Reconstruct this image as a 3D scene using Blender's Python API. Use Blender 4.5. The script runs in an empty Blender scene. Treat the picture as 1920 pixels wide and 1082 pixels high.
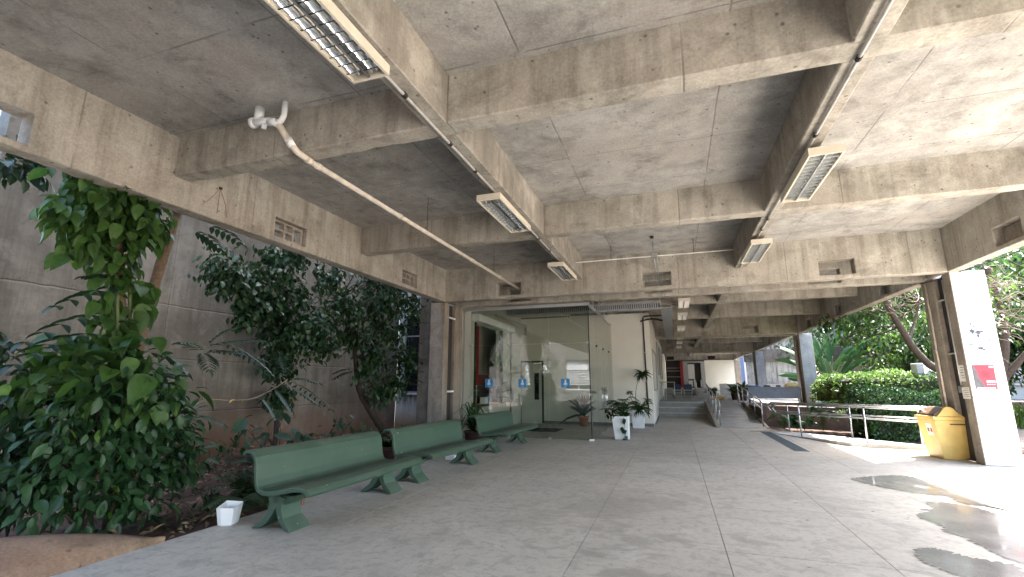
import bpy, bmesh, math, random
import numpy as np
from mathutils import Vector, Matrix, Quaternion

S = bpy.context.scene
COL = S.collection
rnd = random.Random(11)
nrs = np.random.RandomState(5)
RAD = math.radians

# ------------------------------------------------------------------ camera, sky, sun, exposure
def set_camera():
    y, p, r = RAD(18.87), RAD(11.53), RAD(0.06)
    f = Vector((-math.sin(y)*math.cos(p), math.cos(y)*math.cos(p), math.sin(p)))
    rt = Vector((math.cos(y), math.sin(y), 0)); up = rt.cross(f)
    rt2 = math.cos(r)*rt + math.sin(r)*up; up2 = -math.sin(r)*rt + math.cos(r)*up
    cd = bpy.data.cameras.new('camera'); cd.sensor_width = 36; cd.lens = 876/1920*36
    cd.clip_start = 0.05; cd.clip_end = 1500
    c = bpy.data.objects.new('camera', cd); COL.objects.link(c)
    m = Matrix((rt2, up2, -f)).transposed().to_4x4(); m.translation = (0, 0, 1.6)
    c.matrix_world = m
    S.camera = c
set_camera()
SUN_DIR = Vector((0.54, 0.44, 1.0)).normalized()
W = bpy.data.worlds.new("World"); S.world = W; W.use_nodes = True
_n = W.node_tree.nodes; _n.clear()
_sky = _n.new('ShaderNodeTexSky'); _sky.sky_type = 'NISHITA'; _sky.sun_disc = False
_sky.sun_elevation = math.asin(SUN_DIR.z); _sky.sun_rotation = math.atan2(SUN_DIR.x, SUN_DIR.y)
_sky.air_density = 1.0; _sky.dust_density = 3.0; _sky.ozone_density = 0.6
_bg = _n.new('ShaderNodeBackground'); _bg.inputs[1].default_value = 0.15
_out = _n.new('ShaderNodeOutputWorld')
W.node_tree.links.new(_sky.outputs[0], _bg.inputs[0]); W.node_tree.links.new(_bg.outputs[0], _out.inputs[0])
_sl = bpy.data.lights.new('sun', 'SUN'); _sl.energy = 3.8; _sl.angle = RAD(0.53); _sl.color = (1.0, 0.965, 0.915)
_so = bpy.data.objects.new('sun', _sl); COL.objects.link(_so); _so.location = (20, 20, 40)
_so.rotation_euler = SUN_DIR.to_track_quat('Z', 'Y').to_euler()
S.view_settings.view_transform = 'Standard'; S.view_settings.look = 'None'
S.view_settings.exposure = 3.72; S.view_settings.gamma = 1.0; S.view_settings.use_curve_mapping = False
S.render.engine = 'CYCLES'
S.cycles.use_denoising = True
S.cycles.max_bounces = 14; S.cycles.diffuse_bounces = 8; S.cycles.glossy_bounces = 5
S.cycles.transmission_bounces = 8; S.cycles.transparent_max_bounces = 24
S.cycles.caustics_reflective = False; S.cycles.caustics_refractive = False
S.cycles.sample_clamp_indirect = 12

# ------------------------------------------------------------------ node helpers
class NT:
    def __init__(s, name):
        s.m = bpy.data.materials.new(name); s.m.use_nodes = True
        s.t = s.m.node_tree; s.t.nodes.clear()
        s.out = s.t.nodes.new('ShaderNodeOutputMaterial')
    def n(s, typ, _props=None, **inp):
        x = s.t.nodes.new('ShaderNode'+typ)
        for k, v in (_props or {}).items(): setattr(x, k, v)
        for k, v in inp.items():
            k2 = int(k[1:]) if k[0] == 'i' and k[1:].isdigit() else k.replace('_', ' ')
            s.set(x.inputs[k2], v)
        return x
    def set(s, sock, v):
        if isinstance(v, bpy.types.NodeSocket): s.t.links.new(v, sock)
        elif isinstance(v, (tuple, list)):
            sock.default_value = (tuple(v)+(1,))[:4] if sock.type == 'RGBA' else v
        else: sock.default_value = v
    def pos(s, scale=(1, 1, 1), off=(0, 0, 0)):
        g = s.n('NewGeometry')
        return s.n('Mapping', {'vector_type': 'POINT'}, Vector=g.outputs['Position'], Scale=scale, Location=off).outputs[0]
    def noise(s, vec, scale, detail=4, rough=.55, dist=0):
        return s.n('TexNoise', Vector=vec, Scale=scale, Detail=detail, Roughness=rough, Distortion=dist).outputs[0]
    def ramp(s, fac, *stops):
        r = s.n('ValToRGB', i0=fac); e = r.color_ramp.elements
        while len(e) < len(stops): e.new(.5)
        for el, (p, c) in zip(e, stops):
            el.position = p
            el.color = (c, c, c, 1) if isinstance(c, (int, float)) else tuple(c)+(1,)
        return r.outputs[0]
    def mix(s, fac, a, b, mode='MIX'):
        x = s.n('Mix', {'data_type': 'RGBA', 'blend_type': mode})
        s.set(x.inputs[0], fac); s.set(x.inputs[6], a); s.set(x.inputs[7], b)
        return x.outputs[2]
    def math(s, op, a, b=0, c=0):
        x = s.n('Math', {'operation': op}); s.set(x.inputs[0], a); s.set(x.inputs[1], b); s.set(x.inputs[2], c)
        return x.outputs[0]
    def xyz(s, v):
        x = s.n('SeparateXYZ', Vector=v); return x.outputs
    def bump(s, h, strength=.3, dist=.01):
        return s.n('Bump', Strength=strength, Distance=dist, Height=h).outputs[0]
    def bsdf(s, color, rough=.6, metal=0., normal=None, **kw):
        b = s.n('BsdfPrincipled', Base_Color=color, Roughness=rough, Metallic=metal)
        for k, v in kw.items(): s.set(b.inputs[k.replace('_', ' ')], v)
        if normal is not None: s.set(b.inputs['Normal'], normal)
        s.t.links.new(b.outputs[0], s.out.inputs[0]); return b
M = {}

def plain(name, col, rough=.5, metal=0., var=.12, scale=6., bump=.0, **kw):
    n = NT(name); v = n.pos()
    a = n.noise(v, scale, 5); c = n.mix(n.ramp(a, (.3, 0), (.7, 1)), tuple(x*(1-var) for x in col), tuple(min(1, x*(1+var)) for x in col))
    nm = n.bump(n.noise(v, scale*6, 4), bump, .004) if bump else None
    r = n.math('ADD', n.math('MULTIPLY', n.noise(v, scale*1.7, 3), .2), rough-.1)
    n.bsdf(c, r, metal, nm, **kw); M[name] = n.m; return n.m

def concrete(name, ca, cb, cs=None, stain=.5, streak=0., pock=.6, seam=None, rough=.85, bump=.5, warm=None, fine=.35):
    """mottled cast concrete: two greys, dark stains, bug holes, formwork marks"""
    n = NT(name); v = n.pos()
    big = n.noise(v, .55, 5, .6); mid = n.noise(v, 2.6, 6, .62); fin = n.noise(v, 38, 4, .7)
    f = n.math('ADD', n.math('MULTIPLY', big, .45), n.math('MULTIPLY', mid, .55))
    col = n.mix(n.ramp(f, (.38, 0), (.62, 1)), ca, cb)
    blot = n.noise(n.pos((1, 1, 1), (4.4, 2.2, 8.1)), 6.5, 7, .7, .3)
    col = n.mix(n.ramp(blot, (.55, 0), (.72, .45)), col, tuple(x*.6 for x in ca))
    eff = n.noise(n.pos((1, 1, 1), (9.4, 1.2, 3.1)), 1.3, 7, .68, .5)
    col = n.mix(n.ramp(eff, (.55, 0), (.72, .65)), col, tuple(min(1, x*1.25) for x in cb))
    if warm:
        w = n.noise(n.pos((1, 1, 1), (7.3, 2.1, 4.4)), .8, 5, .65)
        col = n.mix(n.ramp(w, (.46, 0), (.68, .75)), col, warm)
    cs = cs or tuple(x*.45 for x in ca)
    st = n.noise(n.pos((1, 1, 1), (3.1, 9.2, 1.7)), 1.5, 8, .7, .4)
    col = n.mix(n.ramp(st, (.52, 0), (.72, stain)), col, cs)
    if streak:
        s2 = n.noise(n.pos((3.2, 3.2, .22)), 1.6, 6, .65)
        col = n.mix(n.ramp(s2, (.47, 0), (.68, streak)), col, cs)
    col = n.mix(fine, col, n.ramp(fin, (.25, .02), (.75, .98)), 'SOFT_LIGHT')
    h = n.math('ADD', n.math('MULTIPLY', mid, .5), n.math('MULTIPLY', fin, .25))
    if pock:
        vo = n.n('TexVoronoi', Vector=n.pos((1, 1, 1), (.3, .8, .1)), Scale=7, Randomness=1.0)
        ms = n.noise(n.pos((1, 1, 1), (5, 3, 8)), 2.1, 3)
        sel = n.math('MULTIPLY', n.ramp(vo.outputs['Distance'], (.09, 1), (.15, 0)), n.ramp(ms, (.46, 0), (.52, 1)))
        col = n.mix(n.math('MULTIPLY', sel, pock), col, tuple(x*.35 for x in cs))
        h = n.math('SUBTRACT', h, n.math('MULTIPLY', sel, .6))
    if seam:                                   # formwork board joints left in the surface, (period, offset) per axis
        x = n.xyz(v)
        wob = n.math('MULTIPLY', n.noise(v, 1.1, 3), .02)
        tot = None
        for ax, per, off in seam:
            q = n.math('ABSOLUTE', n.math('SUBTRACT', n.math('FRACT', n.math('DIVIDE', n.math('ADD', n.math('ADD', x[ax], wob), off), per)), .5))
            l = n.ramp(n.math('MULTIPLY', q, per), (0, 1), (.007, .7), (.013, 0))
            tot = l if tot is None else n.math('MAXIMUM', tot, l)
        brk = n.ramp(n.noise(n.pos((1, 1, 1), (1, 5, 2)), 1.7, 4), (.36, 0), (.5, 1))
        tot = n.math('MULTIPLY', tot, brk)
        col = n.mix(n.math('MULTIPLY', tot, .55), col, cs)
        h = n.math('SUBTRACT', h, tot)
    n.bsdf(col, rough, 0, n.bump(h, bump, .012), Specular_IOR_Level=.3)
    M[name] = n.m; return n.m

def leafmat(name, ca, cb, rough=.38, trans=.25, spec=.5, back=None):
    n = NT(name)
    g = n.n('NewGeometry'); oi = n.n('ObjectInfo')
    r = n.math('FRACT', n.math('ADD', g.outputs['Random Per Island'], oi.outputs['Random']))
    c = n.mix(r, ca, cb)
    v = n.noise(n.pos(), 22, 3)
    c = n.mix(.35, c, n.ramp(v, (.3, .2), (.7, .8)), 'OVERLAY')
    b = n.n('BsdfPrincipled', Base_Color=c, Roughness=rough)
    b.inputs['Specular IOR Level'].default_value = spec
    t = n.n('BsdfTranslucent', Color=n.mix(.5, c, tuple(min(1, x*1.6) for x in cb)))
    x = n.n('MixShader', i0=trans, i1=b.outputs[0], i2=t.outputs[0])
    n.t.links.new(x.outputs[0], n.out.inputs[0]); M[name] = n.m; return n.m

def glassmat(name, tint=(.86, .9, .88), rough=0.0, ior=1.5, tintop=1.0):
    n = NT(name)
    tr = n.n('BsdfTransparent', Color=tint); gl = n.n('BsdfGlossy', Color=(1, 1, 1), Roughness=rough)
    fr = n.n('Fresnel', IOR=ior); ge = n.n('NewGeometry')      # only the outer face mirrors: no trapped light inside the thin pane
    fac = n.math('MULTIPLY', fr.outputs[0], n.math('SUBTRACT', 1.0, ge.outputs['Backfacing']))
    x = n.n('MixShader', i0=fac, i1=tr.outputs[0], i2=gl.outputs[0])
    n.t.links.new(x.outputs[0], n.out.inputs[0]); M[name] = n.m; return n.m

concrete('ceiling_concrete', (.235, .227, .214), (.405, .396, .378), (.115, .108, .10), .8, seam=[(0, 2.02, .30), (1, 1.22, .18)], warm=(.345, .315, .29))
concrete('beam_concrete', (.27, .252, .215), (.425, .403, .355), (.14, .125, .105), .75, streak=.55, seam=[(0, 2.44, .95), (1, 2.44, .6)], warm=(.36, .315, .27))
concrete('pillar_concrete', (.24, .205, .17), (.33, .29, .245), (.11, .095, .08), .5, streak=.5)
concrete('courtyard_concrete', (.30, .295, .29), (.43, .42, .41), (.10, .095, .09), .6, streak=.6, seam=[(2, 1.15, .05)], bump=.6)
concrete('step_concrete', (.26, .25, .23), (.36, .35, .33), (.15, .13, .12), .4)
concrete('kerb_concrete', (.42, .41, .39), (.54, .53, .51), (.25, .21, .18), .45)
concrete('stained_white', (.42, .425, .42), (.58, .585, .58), (.06, .06, .06), .95, streak=.9, pock=.2)
concrete('mould_concrete', (.13, .122, .115), (.25, .24, .23), (.06, .06, .06), .8, streak=.5)
concrete('red_wall', (.20, .13, .10), (.29, .21, .17), (.09, .06, .05), .5, streak=.5)
concrete('grey_pier', (.30, .31, .33), (.40, .41, .43), (.17, .17, .18), .4, streak=.4)

def floor_mat():
    n = NT('floor_terrazzo'); v = n.pos()
    big = n.noise(v, .45, 5, .6); mid = n.noise(v, 1.7, 6, .62); fin = n.noise(v, 120, 3, .8)
    oi = n.n('ObjectInfo')
    c = n.mix(n.ramp(big, (.3, 0), (.7, 1)), (.42, .388, .332), (.535, .498, .432))
    c = n.mix(n.math('MULTIPLY', oi.outputs['Random'], .35), c, (.375, .345, .30))
    damp = n.noise(n.pos((1, 1.25, 1), (1.3, 4.1, 0)), .62, 7, .6, .5)
    dm = n.ramp(damp, (.53, 0), (.565, .8), (.66, 1))
    x = n.xyz(v)
    rng = n.math('MULTIPLY', n.ramp(n.math('DIVIDE', x[1], 14), (.28, 1), (.62, .25)), n.ramp(n.math('DIVIDE', n.math('ADD', x[0], 6), 12), (.3, .2), (.42, 1), (.7, 1), (.78, .15)))
    c = n.mix(n.math('MULTIPLY', n.math('MULTIPLY', dm, rng), .8), c, (.235, .212, .175))
    d2 = n.ramp(mid, (.55, 0), (.72, .4))
    c = n.mix(d2, c, (.30, .275, .25))
    g2 = n.noise(n.pos((1, 1, 1), (5, 8, 0)), 11, 8, .72)
    c = n.mix(n.ramp(g2, (.50, 0), (.66, .62)), c, (.25, .23, .195))
    g3 = n.noise(n.pos((1, 1, 1), (2, 3, 0)), 4.5, 8, .7, .6)
    c = n.mix(n.ramp(g3, (.535, 0), (.565, .42), (.7, .6)), c, (.29, .268, .23))
    lt = n.noise(n.pos((1, 1, 1), (9, 1, 0)), 2.4, 7, .7)
    c = n.mix(n.ramp(lt, (.56, 0), (.7, .45)), c, (.60, .575, .53))
    c = n.mix(.45, c, n.ramp(fin, (.25, .05), (.75, .95)), 'SOFT_LIGHT')
    vo = n.n('TexVoronoi', Vector=n.pos((1, 1, 0.01)), Scale=2.6)
    speck = n.math('MULTIPLY', n.ramp(vo.outputs['Distance'], (.018, 1), (.03, 0)), .85)
    c = n.mix(speck, c, (.06, .045, .03))
    r = n.math('ADD', n.math('MULTIPLY', mid, .25), .42)
    n.bsdf(c, r, 0, n.bump(n.math('ADD', n.math('MULTIPLY', fin, .3), mid), .12, .004), Specular_IOR_Level=.35)
    M['floor'] = n.m
floor_mat()

def wet_mat():
    n = NT('wet_floor'); v = n.pos()
    mid = n.noise(v, 2.2, 6, .62); fin = n.noise(v, 110, 3, .8)
    c = n.mix(n.ramp(mid, (.3, 0), (.7, 1)), (.19, .18, .163), (.27, .258, .237))
    c = n.mix(.6, c, n.ramp(fin, (.25, .05), (.75, .95)), 'SOFT_LIGHT')
    rr = n.ramp(n.noise(n.pos((1, 1, 1), (3, 3, 3)), 1.6, 5), (.42, .05), (.62, .26))
    n.bsdf(c, rr, 0, n.bump(mid, .02, .004), Specular_IOR_Level=.3)
    M['wet'] = n.m
wet_mat()
plain('damp_floor', (.33, .31, .275), .45, var=.15, scale=12)

def soil_mat(name, a, b, s=9):
    n = NT(name); v = n.pos(); q = n.noise(v, s, 8, .7); w = n.noise(v, 1.1, 4)
    c = n.mix(n.ramp(q, (.3, 0), (.7, 1)), a, b); c = n.mix(n.ramp(w, (.4, 0), (.7, .6)), c, tuple(x*.6 for x in a))
    n.bsdf(c, .95, 0, n.bump(q, 1., .06)); M[name] = n.m
soil_mat('soil', (.055, .028, .018), (.13, .072, .045))
soil_mat('red_earth', (.17, .085, .05), (.27, .15, .095), 5)
concrete('planter_concrete', (.17, .105, .068), (.27, .185, .13), (.05, .052, .026), .85, pock=.3, warm=(.30, .17, .10), bump=.9)
soil_mat('path_earth', (.16, .125, .10), (.25, .205, .17), 4)

def wall_left_mat():                            # grey concrete with splashed red earth at its foot
    n = NT('courtyard_wall_concrete'); v = n.pos()
    big = n.noise(n.pos((1, .7, 1.6)), .6, 6, .65); mid = n.noise(v, 3.1, 6, .65); fin = n.noise(v, 40, 4)
    c = n.mix(n.ramp(big, (.33, 0), (.67, 1)), (.105, .100, .086), (.235, .228, .203))
    c = n.mix(n.ramp(mid, (.5, 0), (.75, .5)), c, (.085, .075, .062))
    s2 = n.noise(n.pos((3, 2.6, .2)), 1.4, 6, .65); c = n.mix(n.ramp(s2, (.46, 0), (.66, .75)), c, (.085, .078, .066))
    x = n.xyz(v); zz = n.math('ADD', x[2], n.math('MULTIPLY', n.math('SUBTRACT', big, .5), 1.5))
    c = n.mix(n.ramp(n.math('DIVIDE', zz, 3), (.0, .95), (.12, .8), (.30, .3), (.62, 0)), c, (.15, .075, .045))
    l = None
    for z0 in (1.02, 2.08, 3.15):
        q = n.ramp(n.math('ABSOLUTE', n.math('ADD', n.math('SUBTRACT', x[2], z0), n.math('MULTIPLY', n.math('SUBTRACT', mid, .5), .05))), (0, 1), (.012, .5), (.02, 0))
        l = q if l is None else n.math('MAXIMUM', l, q)
    bl = n.noise(n.pos((1, 1, 1), (2, 7, 4)), 7, 8, .72, .4)
    c = n.mix(n.ramp(bl, (.53, 0), (.68, .6)), c, (.085, .078, .068))
    b2 = n.noise(n.pos((1, 1, 1), (6, 1, 9)), 1.9, 8, .72, .6)
    c = n.mix(n.ramp(b2, (.57, 0), (.72, .4)), c, (.33, .32, .30))
    c = n.mix(n.math('MULTIPLY', l, .35), c, (.08, .07, .065))
    h = n.math('SUBTRACT', n.math('ADD', mid, n.math('MULTIPLY', fin, .3)), l)
    n.bsdf(c, .9, 0, n.bump(h, .6, .015)); M['courtyard_wall'] = n.m
wall_left_mat()

def annex_mat():                                # white render, mould under the sill, ochre splash at the foot
    n = NT('annex_render'); v = n.pos(); x = n.xyz(v)
    mid = n.noise(v, 2.4, 6, .65); st = n.noise(n.pos((6, 6, .35)), 1.6, 5, .65)
    c = n.mix(mid, (.47, .46, .43), (.60, .59, .56))
    c = n.mix(n.math('MULTIPLY', n.ramp(st, (.42, 0), (.6, .95)), n.ramp(n.math('DIVIDE', x[2], 3), (.2, .1), (.37, 1), (.6, .3))), c, (.08, .08, .07))
    zz = n.math('ADD', x[2], n.math('MULTIPLY', mid, .4))
    c = n.mix(n.ramp(n.math('DIVIDE', zz, 2), (.18, .95), (.48, 0)), c, (.24, .14, .055))
    n.bsdf(c, .9); M['annex'] = n.m
annex_mat()

def bench_mat():
    n = NT('green_paint'); v = n.pos()
    mid = n.noise(v, 3, 6, .65); fin = n.noise(v, 60, 4); ch = n.noise(n.pos((1, 1, 1), (2, 2, 2)), 14, 4, .6)
    c = n.mix(n.ramp(mid, (.3, 0), (.7, 1)), (.029, .064, .042), (.044, .088, .058))
    g = n.n('NewGeometry'); up = n.xyz(g.outputs['Normal'])[2]
    dust = n.math('MULTIPLY', n.ramp(up, (.3, 0), (.9, .45)), n.ramp(mid, (.35, .3), (.65, 1)))
    c = n.mix(dust, c, (.105, .12, .095))
    c = n.mix(n.ramp(ch, (.70, 0), (.715, .8)), c, (.45, .48, .43))
    n.bsdf(c, n.math('ADD', n.math('MULTIPLY', mid, .25), .42), 0, n.bump(n.math('ADD', fin, mid), .2, .005)); M['bench'] = n.m
bench_mat()

plain('white_paint', (.62, .62, .60), .6, var=.05, scale=1.5)
plain('pale_wall', (.66, .645, .585), .75, var=.07, scale=.8, bump=.1)
plain('vestibule_wall', (.52, .53, .485), .75, var=.06, scale=.8)
plain('white_plastic', (.78, .80, .82), .35, var=.05)
plain('cream_metal', (.62, .57, .47), .45, var=.08)
plain('pvc_pipe', (.62, .56, .48), .45, var=.18, scale=9)
plain('galvanised', (.42, .44, .45), .42, .85, var=.15, scale=14)
plain('cable_tray_metal', (.33, .34, .35), .5, .5, var=.15)
plain('conduit_metal', (.62, .62, .60), .4, .4, var=.12, scale=9)
plain('aluminium', (.66, .67, .68), .35, .9, var=.05)
plain('steel_rail', (.50, .49, .49), .34, .9, var=.06)
plain('reflector', (.90, .91, .92), .12, 1., var=.03)
plain('reflector_white', (.86, .86, .84), .4, .0, var=.03)  # white instead of mirror metal, brightness of the glaring lamps put into colour
plain('tube_white', (.88, .88, .86), .4, var=.02)
plain('black_metal', (.018, .018, .02), .45, .2)
plain('dark_panel', (.035, .03, .03), .7)
plain('dark_green', (.018, .03, .024), .5)
plain('red_paint', (.32, .018, .022), .5)
plain('blue_sticker', (.012, .20, .46), .4, var=.04)
plain('sticker_white', (.78, .82, .85), .45, var=.03)
plain('yellow_plastic', (.74, .52, .17), .42, var=.12, scale=5)
plain('brown_plastic', (.10, .06, .035), .4)
plain('label_paper', (.72, .71, .66), .7, var=.06, scale=20)
plain('poster_red', (.45, .022, .04), .5, var=.12, scale=12)
plain('poster_dark', (.075, .07, .075), .5, var=.2, scale=15)
plain('poster_deep', (.21, .012, .022), .5, var=.2, scale=15)
plain('ink', (.05, .05, .055), .7, var=.2)
plain('paint_teal', (.10, .42, .40), .7, var=.3, scale=30)
plain('paint_grey', (.055, .06, .075), .7, var=.3, scale=30)
plain('terracotta', (.36, .13, .075), .75, var=.15, scale=12)
plain('dark_pot', (.06, .032, .026), .7)
plain('white_pot', (.68, .71, .74), .5, var=.06, scale=5)
plain('mat_black', (.022, .02, .019), .95)
plain('grate_metal', (.10, .125, .135), .5, .4)
plain('navy', (.012, .03, .075), .6)
plain('wood_top', (.34, .30, .26), .5)
plain('desk_panel', (.22, .25, .29), .55)
plain('window_dark', (.012, .013, .014), .12, var=.3)
plain('window_frame', (.30, .31, .31), .5, .3)
plain('bark', (.048, .034, .025), .9, var=.35, scale=18, bump=.7)
plain('bark_orange', (.13, .085, .055), .85, var=.3, scale=20, bump=.5)
plain('bark_dark', (.04, .028, .021), .9, var=.35, scale=18, bump=.7)
plain('twig', (.20, .165, .125), .85, var=.2, scale=20)
plain('stem_green', (.09, .13, .045), .6)
plain('dry_leaf', (.20, .13, .07), .8, var=.45, scale=20)
plain('yellow_leaf', (.50, .33, .05), .6)
plain('rust', (.22, .07, .02), .8)
plain('blue_plastic', (.03, .13, .42), .4)
plain('orange_plastic', (.62, .17, .03), .5)
plain('cable_black', (.02, .02, .02), .6)
plain('facade_white', (.55, .55, .54), .7, var=.08, scale=1.2)
plain('far_blue', (.06, .10, .20), .6)
plain('hedge_core', (.014, .022, .008), .95, var=.4, scale=8)

leafmat('leaf_vine', (.024, .066, .013), (.058, .128, .026), .5, .22, .3)
leafmat('leaf_shrub', (.014, .046, .017), (.034, .088, .030), .46, .18, .35)
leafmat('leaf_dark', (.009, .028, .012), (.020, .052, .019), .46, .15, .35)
leafmat('leaf_tree', (.009, .032, .011), (.024, .066, .020), .40, .2, .4)
leafmat('leaf_feather', (.022, .055, .034), (.042, .088, .052), .4, .2)
leafmat('leaf_young', (.06, .15, .02), (.13, .23, .04), .45, .3, .3)
leafmat('leaf_pot', (.014, .042, .012), (.036, .08, .022), .4, .2)
leafmat('leaf_fern', (.022, .055, .018), (.04, .085, .028), .55, .25)
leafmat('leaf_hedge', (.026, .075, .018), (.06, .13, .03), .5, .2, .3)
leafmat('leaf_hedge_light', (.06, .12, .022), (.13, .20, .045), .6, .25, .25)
leafmat('leaf_canopy', (.022, .058, .009), (.062, .115, .018), .42, .35)
leafmat('leaf_canopy_dark', (.012, .04, .010), (.03, .075, .018), .42, .3)
leafmat('leaf_palm', (.018, .06, .02), (.04, .105, .03), .6, .2, .25)
leafmat('leaf_grey', (.03, .055, .045), (.06, .09, .06), .45, .15)
glassmat('glass', (.83, .855, .83), ior=1.75)
glassmat('glass_side', (.80, .83, .80), ior=1.45)
glassmat('glass_window', (.25, .27, .27))
# ------------------------------------------------------------------ object helpers
def tag(o, label=None, cat=None, group=None, kind=None):
    if label: o['label'] = label
    if cat: o['category'] = cat
    if group: o['group'] = group
    if kind: o['kind'] = kind
    return o

def thing(name, label, cat, loc=(0, 0, 0), rz=0., group=None):
    o = bpy.data.objects.new(name, None); COL.objects.link(o)
    o.location = loc; o.rotation_euler = (0, 0, rz); o.empty_display_size = .1
    return tag(o, label, cat, group)

def link(name, me, parent=None, mw=None, mat=None):
    o = bpy.data.objects.new(name, me); COL.objects.link(o)
    if mat is not None and not me.materials: me.materials.append(mat)
    o.parent = parent
    if mw is not None: o.matrix_local = mw
    return o

def copy_tree(o, parent=None):
    c = o.copy(); COL.objects.link(c)
    if parent is not None: c.parent = parent; c.matrix_parent_inverse = o.matrix_parent_inverse.copy()
    for ch in list(o.children): copy_tree(ch, c)
    return c

class MB:
    def __init__(s): s.v = []; s.f = []
    def add(s, verts, faces):
        b = len(s.v); s.v += [tuple(map(float, p)) for p in verts]; s.f += [tuple(b+i for i in f) for f in faces]; return s
    def box(s, x0, y0, z0, x1, y1, z1):
        x0, x1 = min(x0, x1), max(x0, x1); y0, y1 = min(y0, y1), max(y0, y1); z0, z1 = min(z0, z1), max(z0, z1)
        return s.add([(x0, y0, z0), (x1, y0, z0), (x1, y1, z0), (x0, y1, z0), (x0, y0, z1), (x1, y0, z1), (x1, y1, z1), (x0, y1, z1)],
                     [(0, 3, 2, 1), (4, 5, 6, 7), (0, 1, 5, 4), (1, 2, 6, 5), (2, 3, 7, 6), (3, 0, 4, 7)])
    def prism(s, pts, z0, z1):                   # pts: CCW outline in XY; z0, z1 numbers or functions of (x, y)
        n = len(pts); g0 = z0 if callable(z0) else (lambda x, y: z0); g1 = z1 if callable(z1) else (lambda x, y: z1)
        v = [(x, y, g0(x, y)) for x, y in pts]+[(x, y, g1(x, y)) for x, y in pts]
        return s.add(v, [tuple(range(n-1, -1, -1)), tuple(range(n, 2*n))]+[(i, (i+1) % n, n+(i+1) % n, n+i) for i in range(n)])
    def extrude(s, prof, axis, a, b):            # prof: outline in the two other axes, swept along axis from a to b
        def P(u, w, t): return {'x': (t, u, w), 'y': (u, t, w), 'z': (u, w, t)}[axis]
        n = len(prof); v = [P(u, w, a) for u, w in prof]+[P(u, w, b) for u, w in prof]
        return s.add(v, [tuple(range(n)), tuple(range(2*n-1, n-1, -1))]+[(i, n+i, n+(i+1) % n, (i+1) % n) for i in range(n)])
    def tube(s, pts, r, n=6, cap=True):
        pts = [Vector(p) for p in pts]; rs = r if isinstance(r, (list, tuple)) else [r]*len(pts)
        rings = []; ref = None
        for i, p in enumerate(pts):
            d = (pts[min(i+1, len(pts)-1)]-pts[max(i-1, 0)])
            if d.length < 1e-9: d = Vector((0, 0, 1))
            d.normalize()
            if ref is None: ref = d.orthogonal().normalized()
            u = ref - d*ref.dot(d)
            if u.length < 1e-5: u = d.orthogonal()
            u.normalize(); w = d.cross(u); ref = u
            rings.append([p+(u*math.cos(2*math.pi*k/n)+w*math.sin(2*math.pi*k/n))*rs[i] for k in range(n)])
        v = [q for R in rings for q in R]; f = []
        for i in range(len(rings)-1):
            for k in range(n): f.append((i*n+k, i*n+(k+1) % n, (i+1)*n+(k+1) % n, (i+1)*n+k))
        if cap: f += [tuple(range(n-1, -1, -1)), tuple((len(rings)-1)*n+k for k in range(n))]
        return s.add(v, f)
    def lathe(s, prof, c=(0, 0, 0), n=16, cap=True):   # prof: (r, z) bottom to top
        v = [(c[0]+r*math.cos(2*math.pi*k/n), c[1]+r*math.sin(2*math.pi*k/n), c[2]+z) for r, z in prof for k in range(n)]
        f = [(i*n+k, i*n+(k+1) % n, (i+1)*n+(k+1) % n, (i+1)*n+k) for i in range(len(prof)-1) for k in range(n)]
        if cap: f += [tuple(range(n-1, -1, -1)), tuple((len(prof)-1)*n+k for k in range(n))]
        return s.add(v, f)
    def sheet(s, grid):                          # grid[i][j] of points
        n = len(grid[0]); v = [p for R in grid for p in R]
        return s.add(v, [(i*n+j, i*n+j+1, (i+1)*n+j+1, (i+1)*n+j) for i in range(len(grid)-1) for j in range(n-1)])
    def mesh(s, name, mat=None, smooth=False, merge=False):
        me = bpy.data.meshes.new(name); me.from_pydata(s.v, [], s.f)
        if merge:
            bm = bmesh.new(); bm.from_mesh(me); bmesh.ops.remove_doubles(bm, verts=bm.verts, dist=1e-4)
            bmesh.ops.recalc_face_normals(bm, faces=bm.faces); bm.to_mesh(me); bm.free()
        if smooth: me.polygons.foreach_set('use_smooth', [True]*len(me.polygons))
        if mat is not None: me.materials.append(M[mat] if isinstance(mat, str) else mat)
        me.update(); return me
    def build(s, name, mat, parent=None, smooth=False, bevel=0., merge=False, loc=None, segs=1):
        o = link(name, s.mesh(name, mat, smooth, merge), parent)
        if loc is not None: o.location = loc
        if bevel:
            b = o.modifiers.new('bevel', 'BEVEL'); b.width = bevel; b.segments = segs; b.limit_method = 'ANGLE'; b.angle_limit = RAD(40)
        if smooth and not merge: pass
        return o

def bezier(pts, n=8):                            # smooth polyline through points (Catmull-Rom)
    P = [Vector(p) for p in pts]; out = []
    for i in range(len(P)-1):
        a, b, c, d = P[max(i-1, 0)], P[i], P[i+1], P[min(i+2, len(P)-1)]
        for k in range(n):
            t = k/n; out.append(.5*((2*b)+(-a+c)*t+(2*a-5*b+4*c-d)*t*t+(-a+3*b-3*c+d)*t**3))
    out.append(P[-1]); return out

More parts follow.
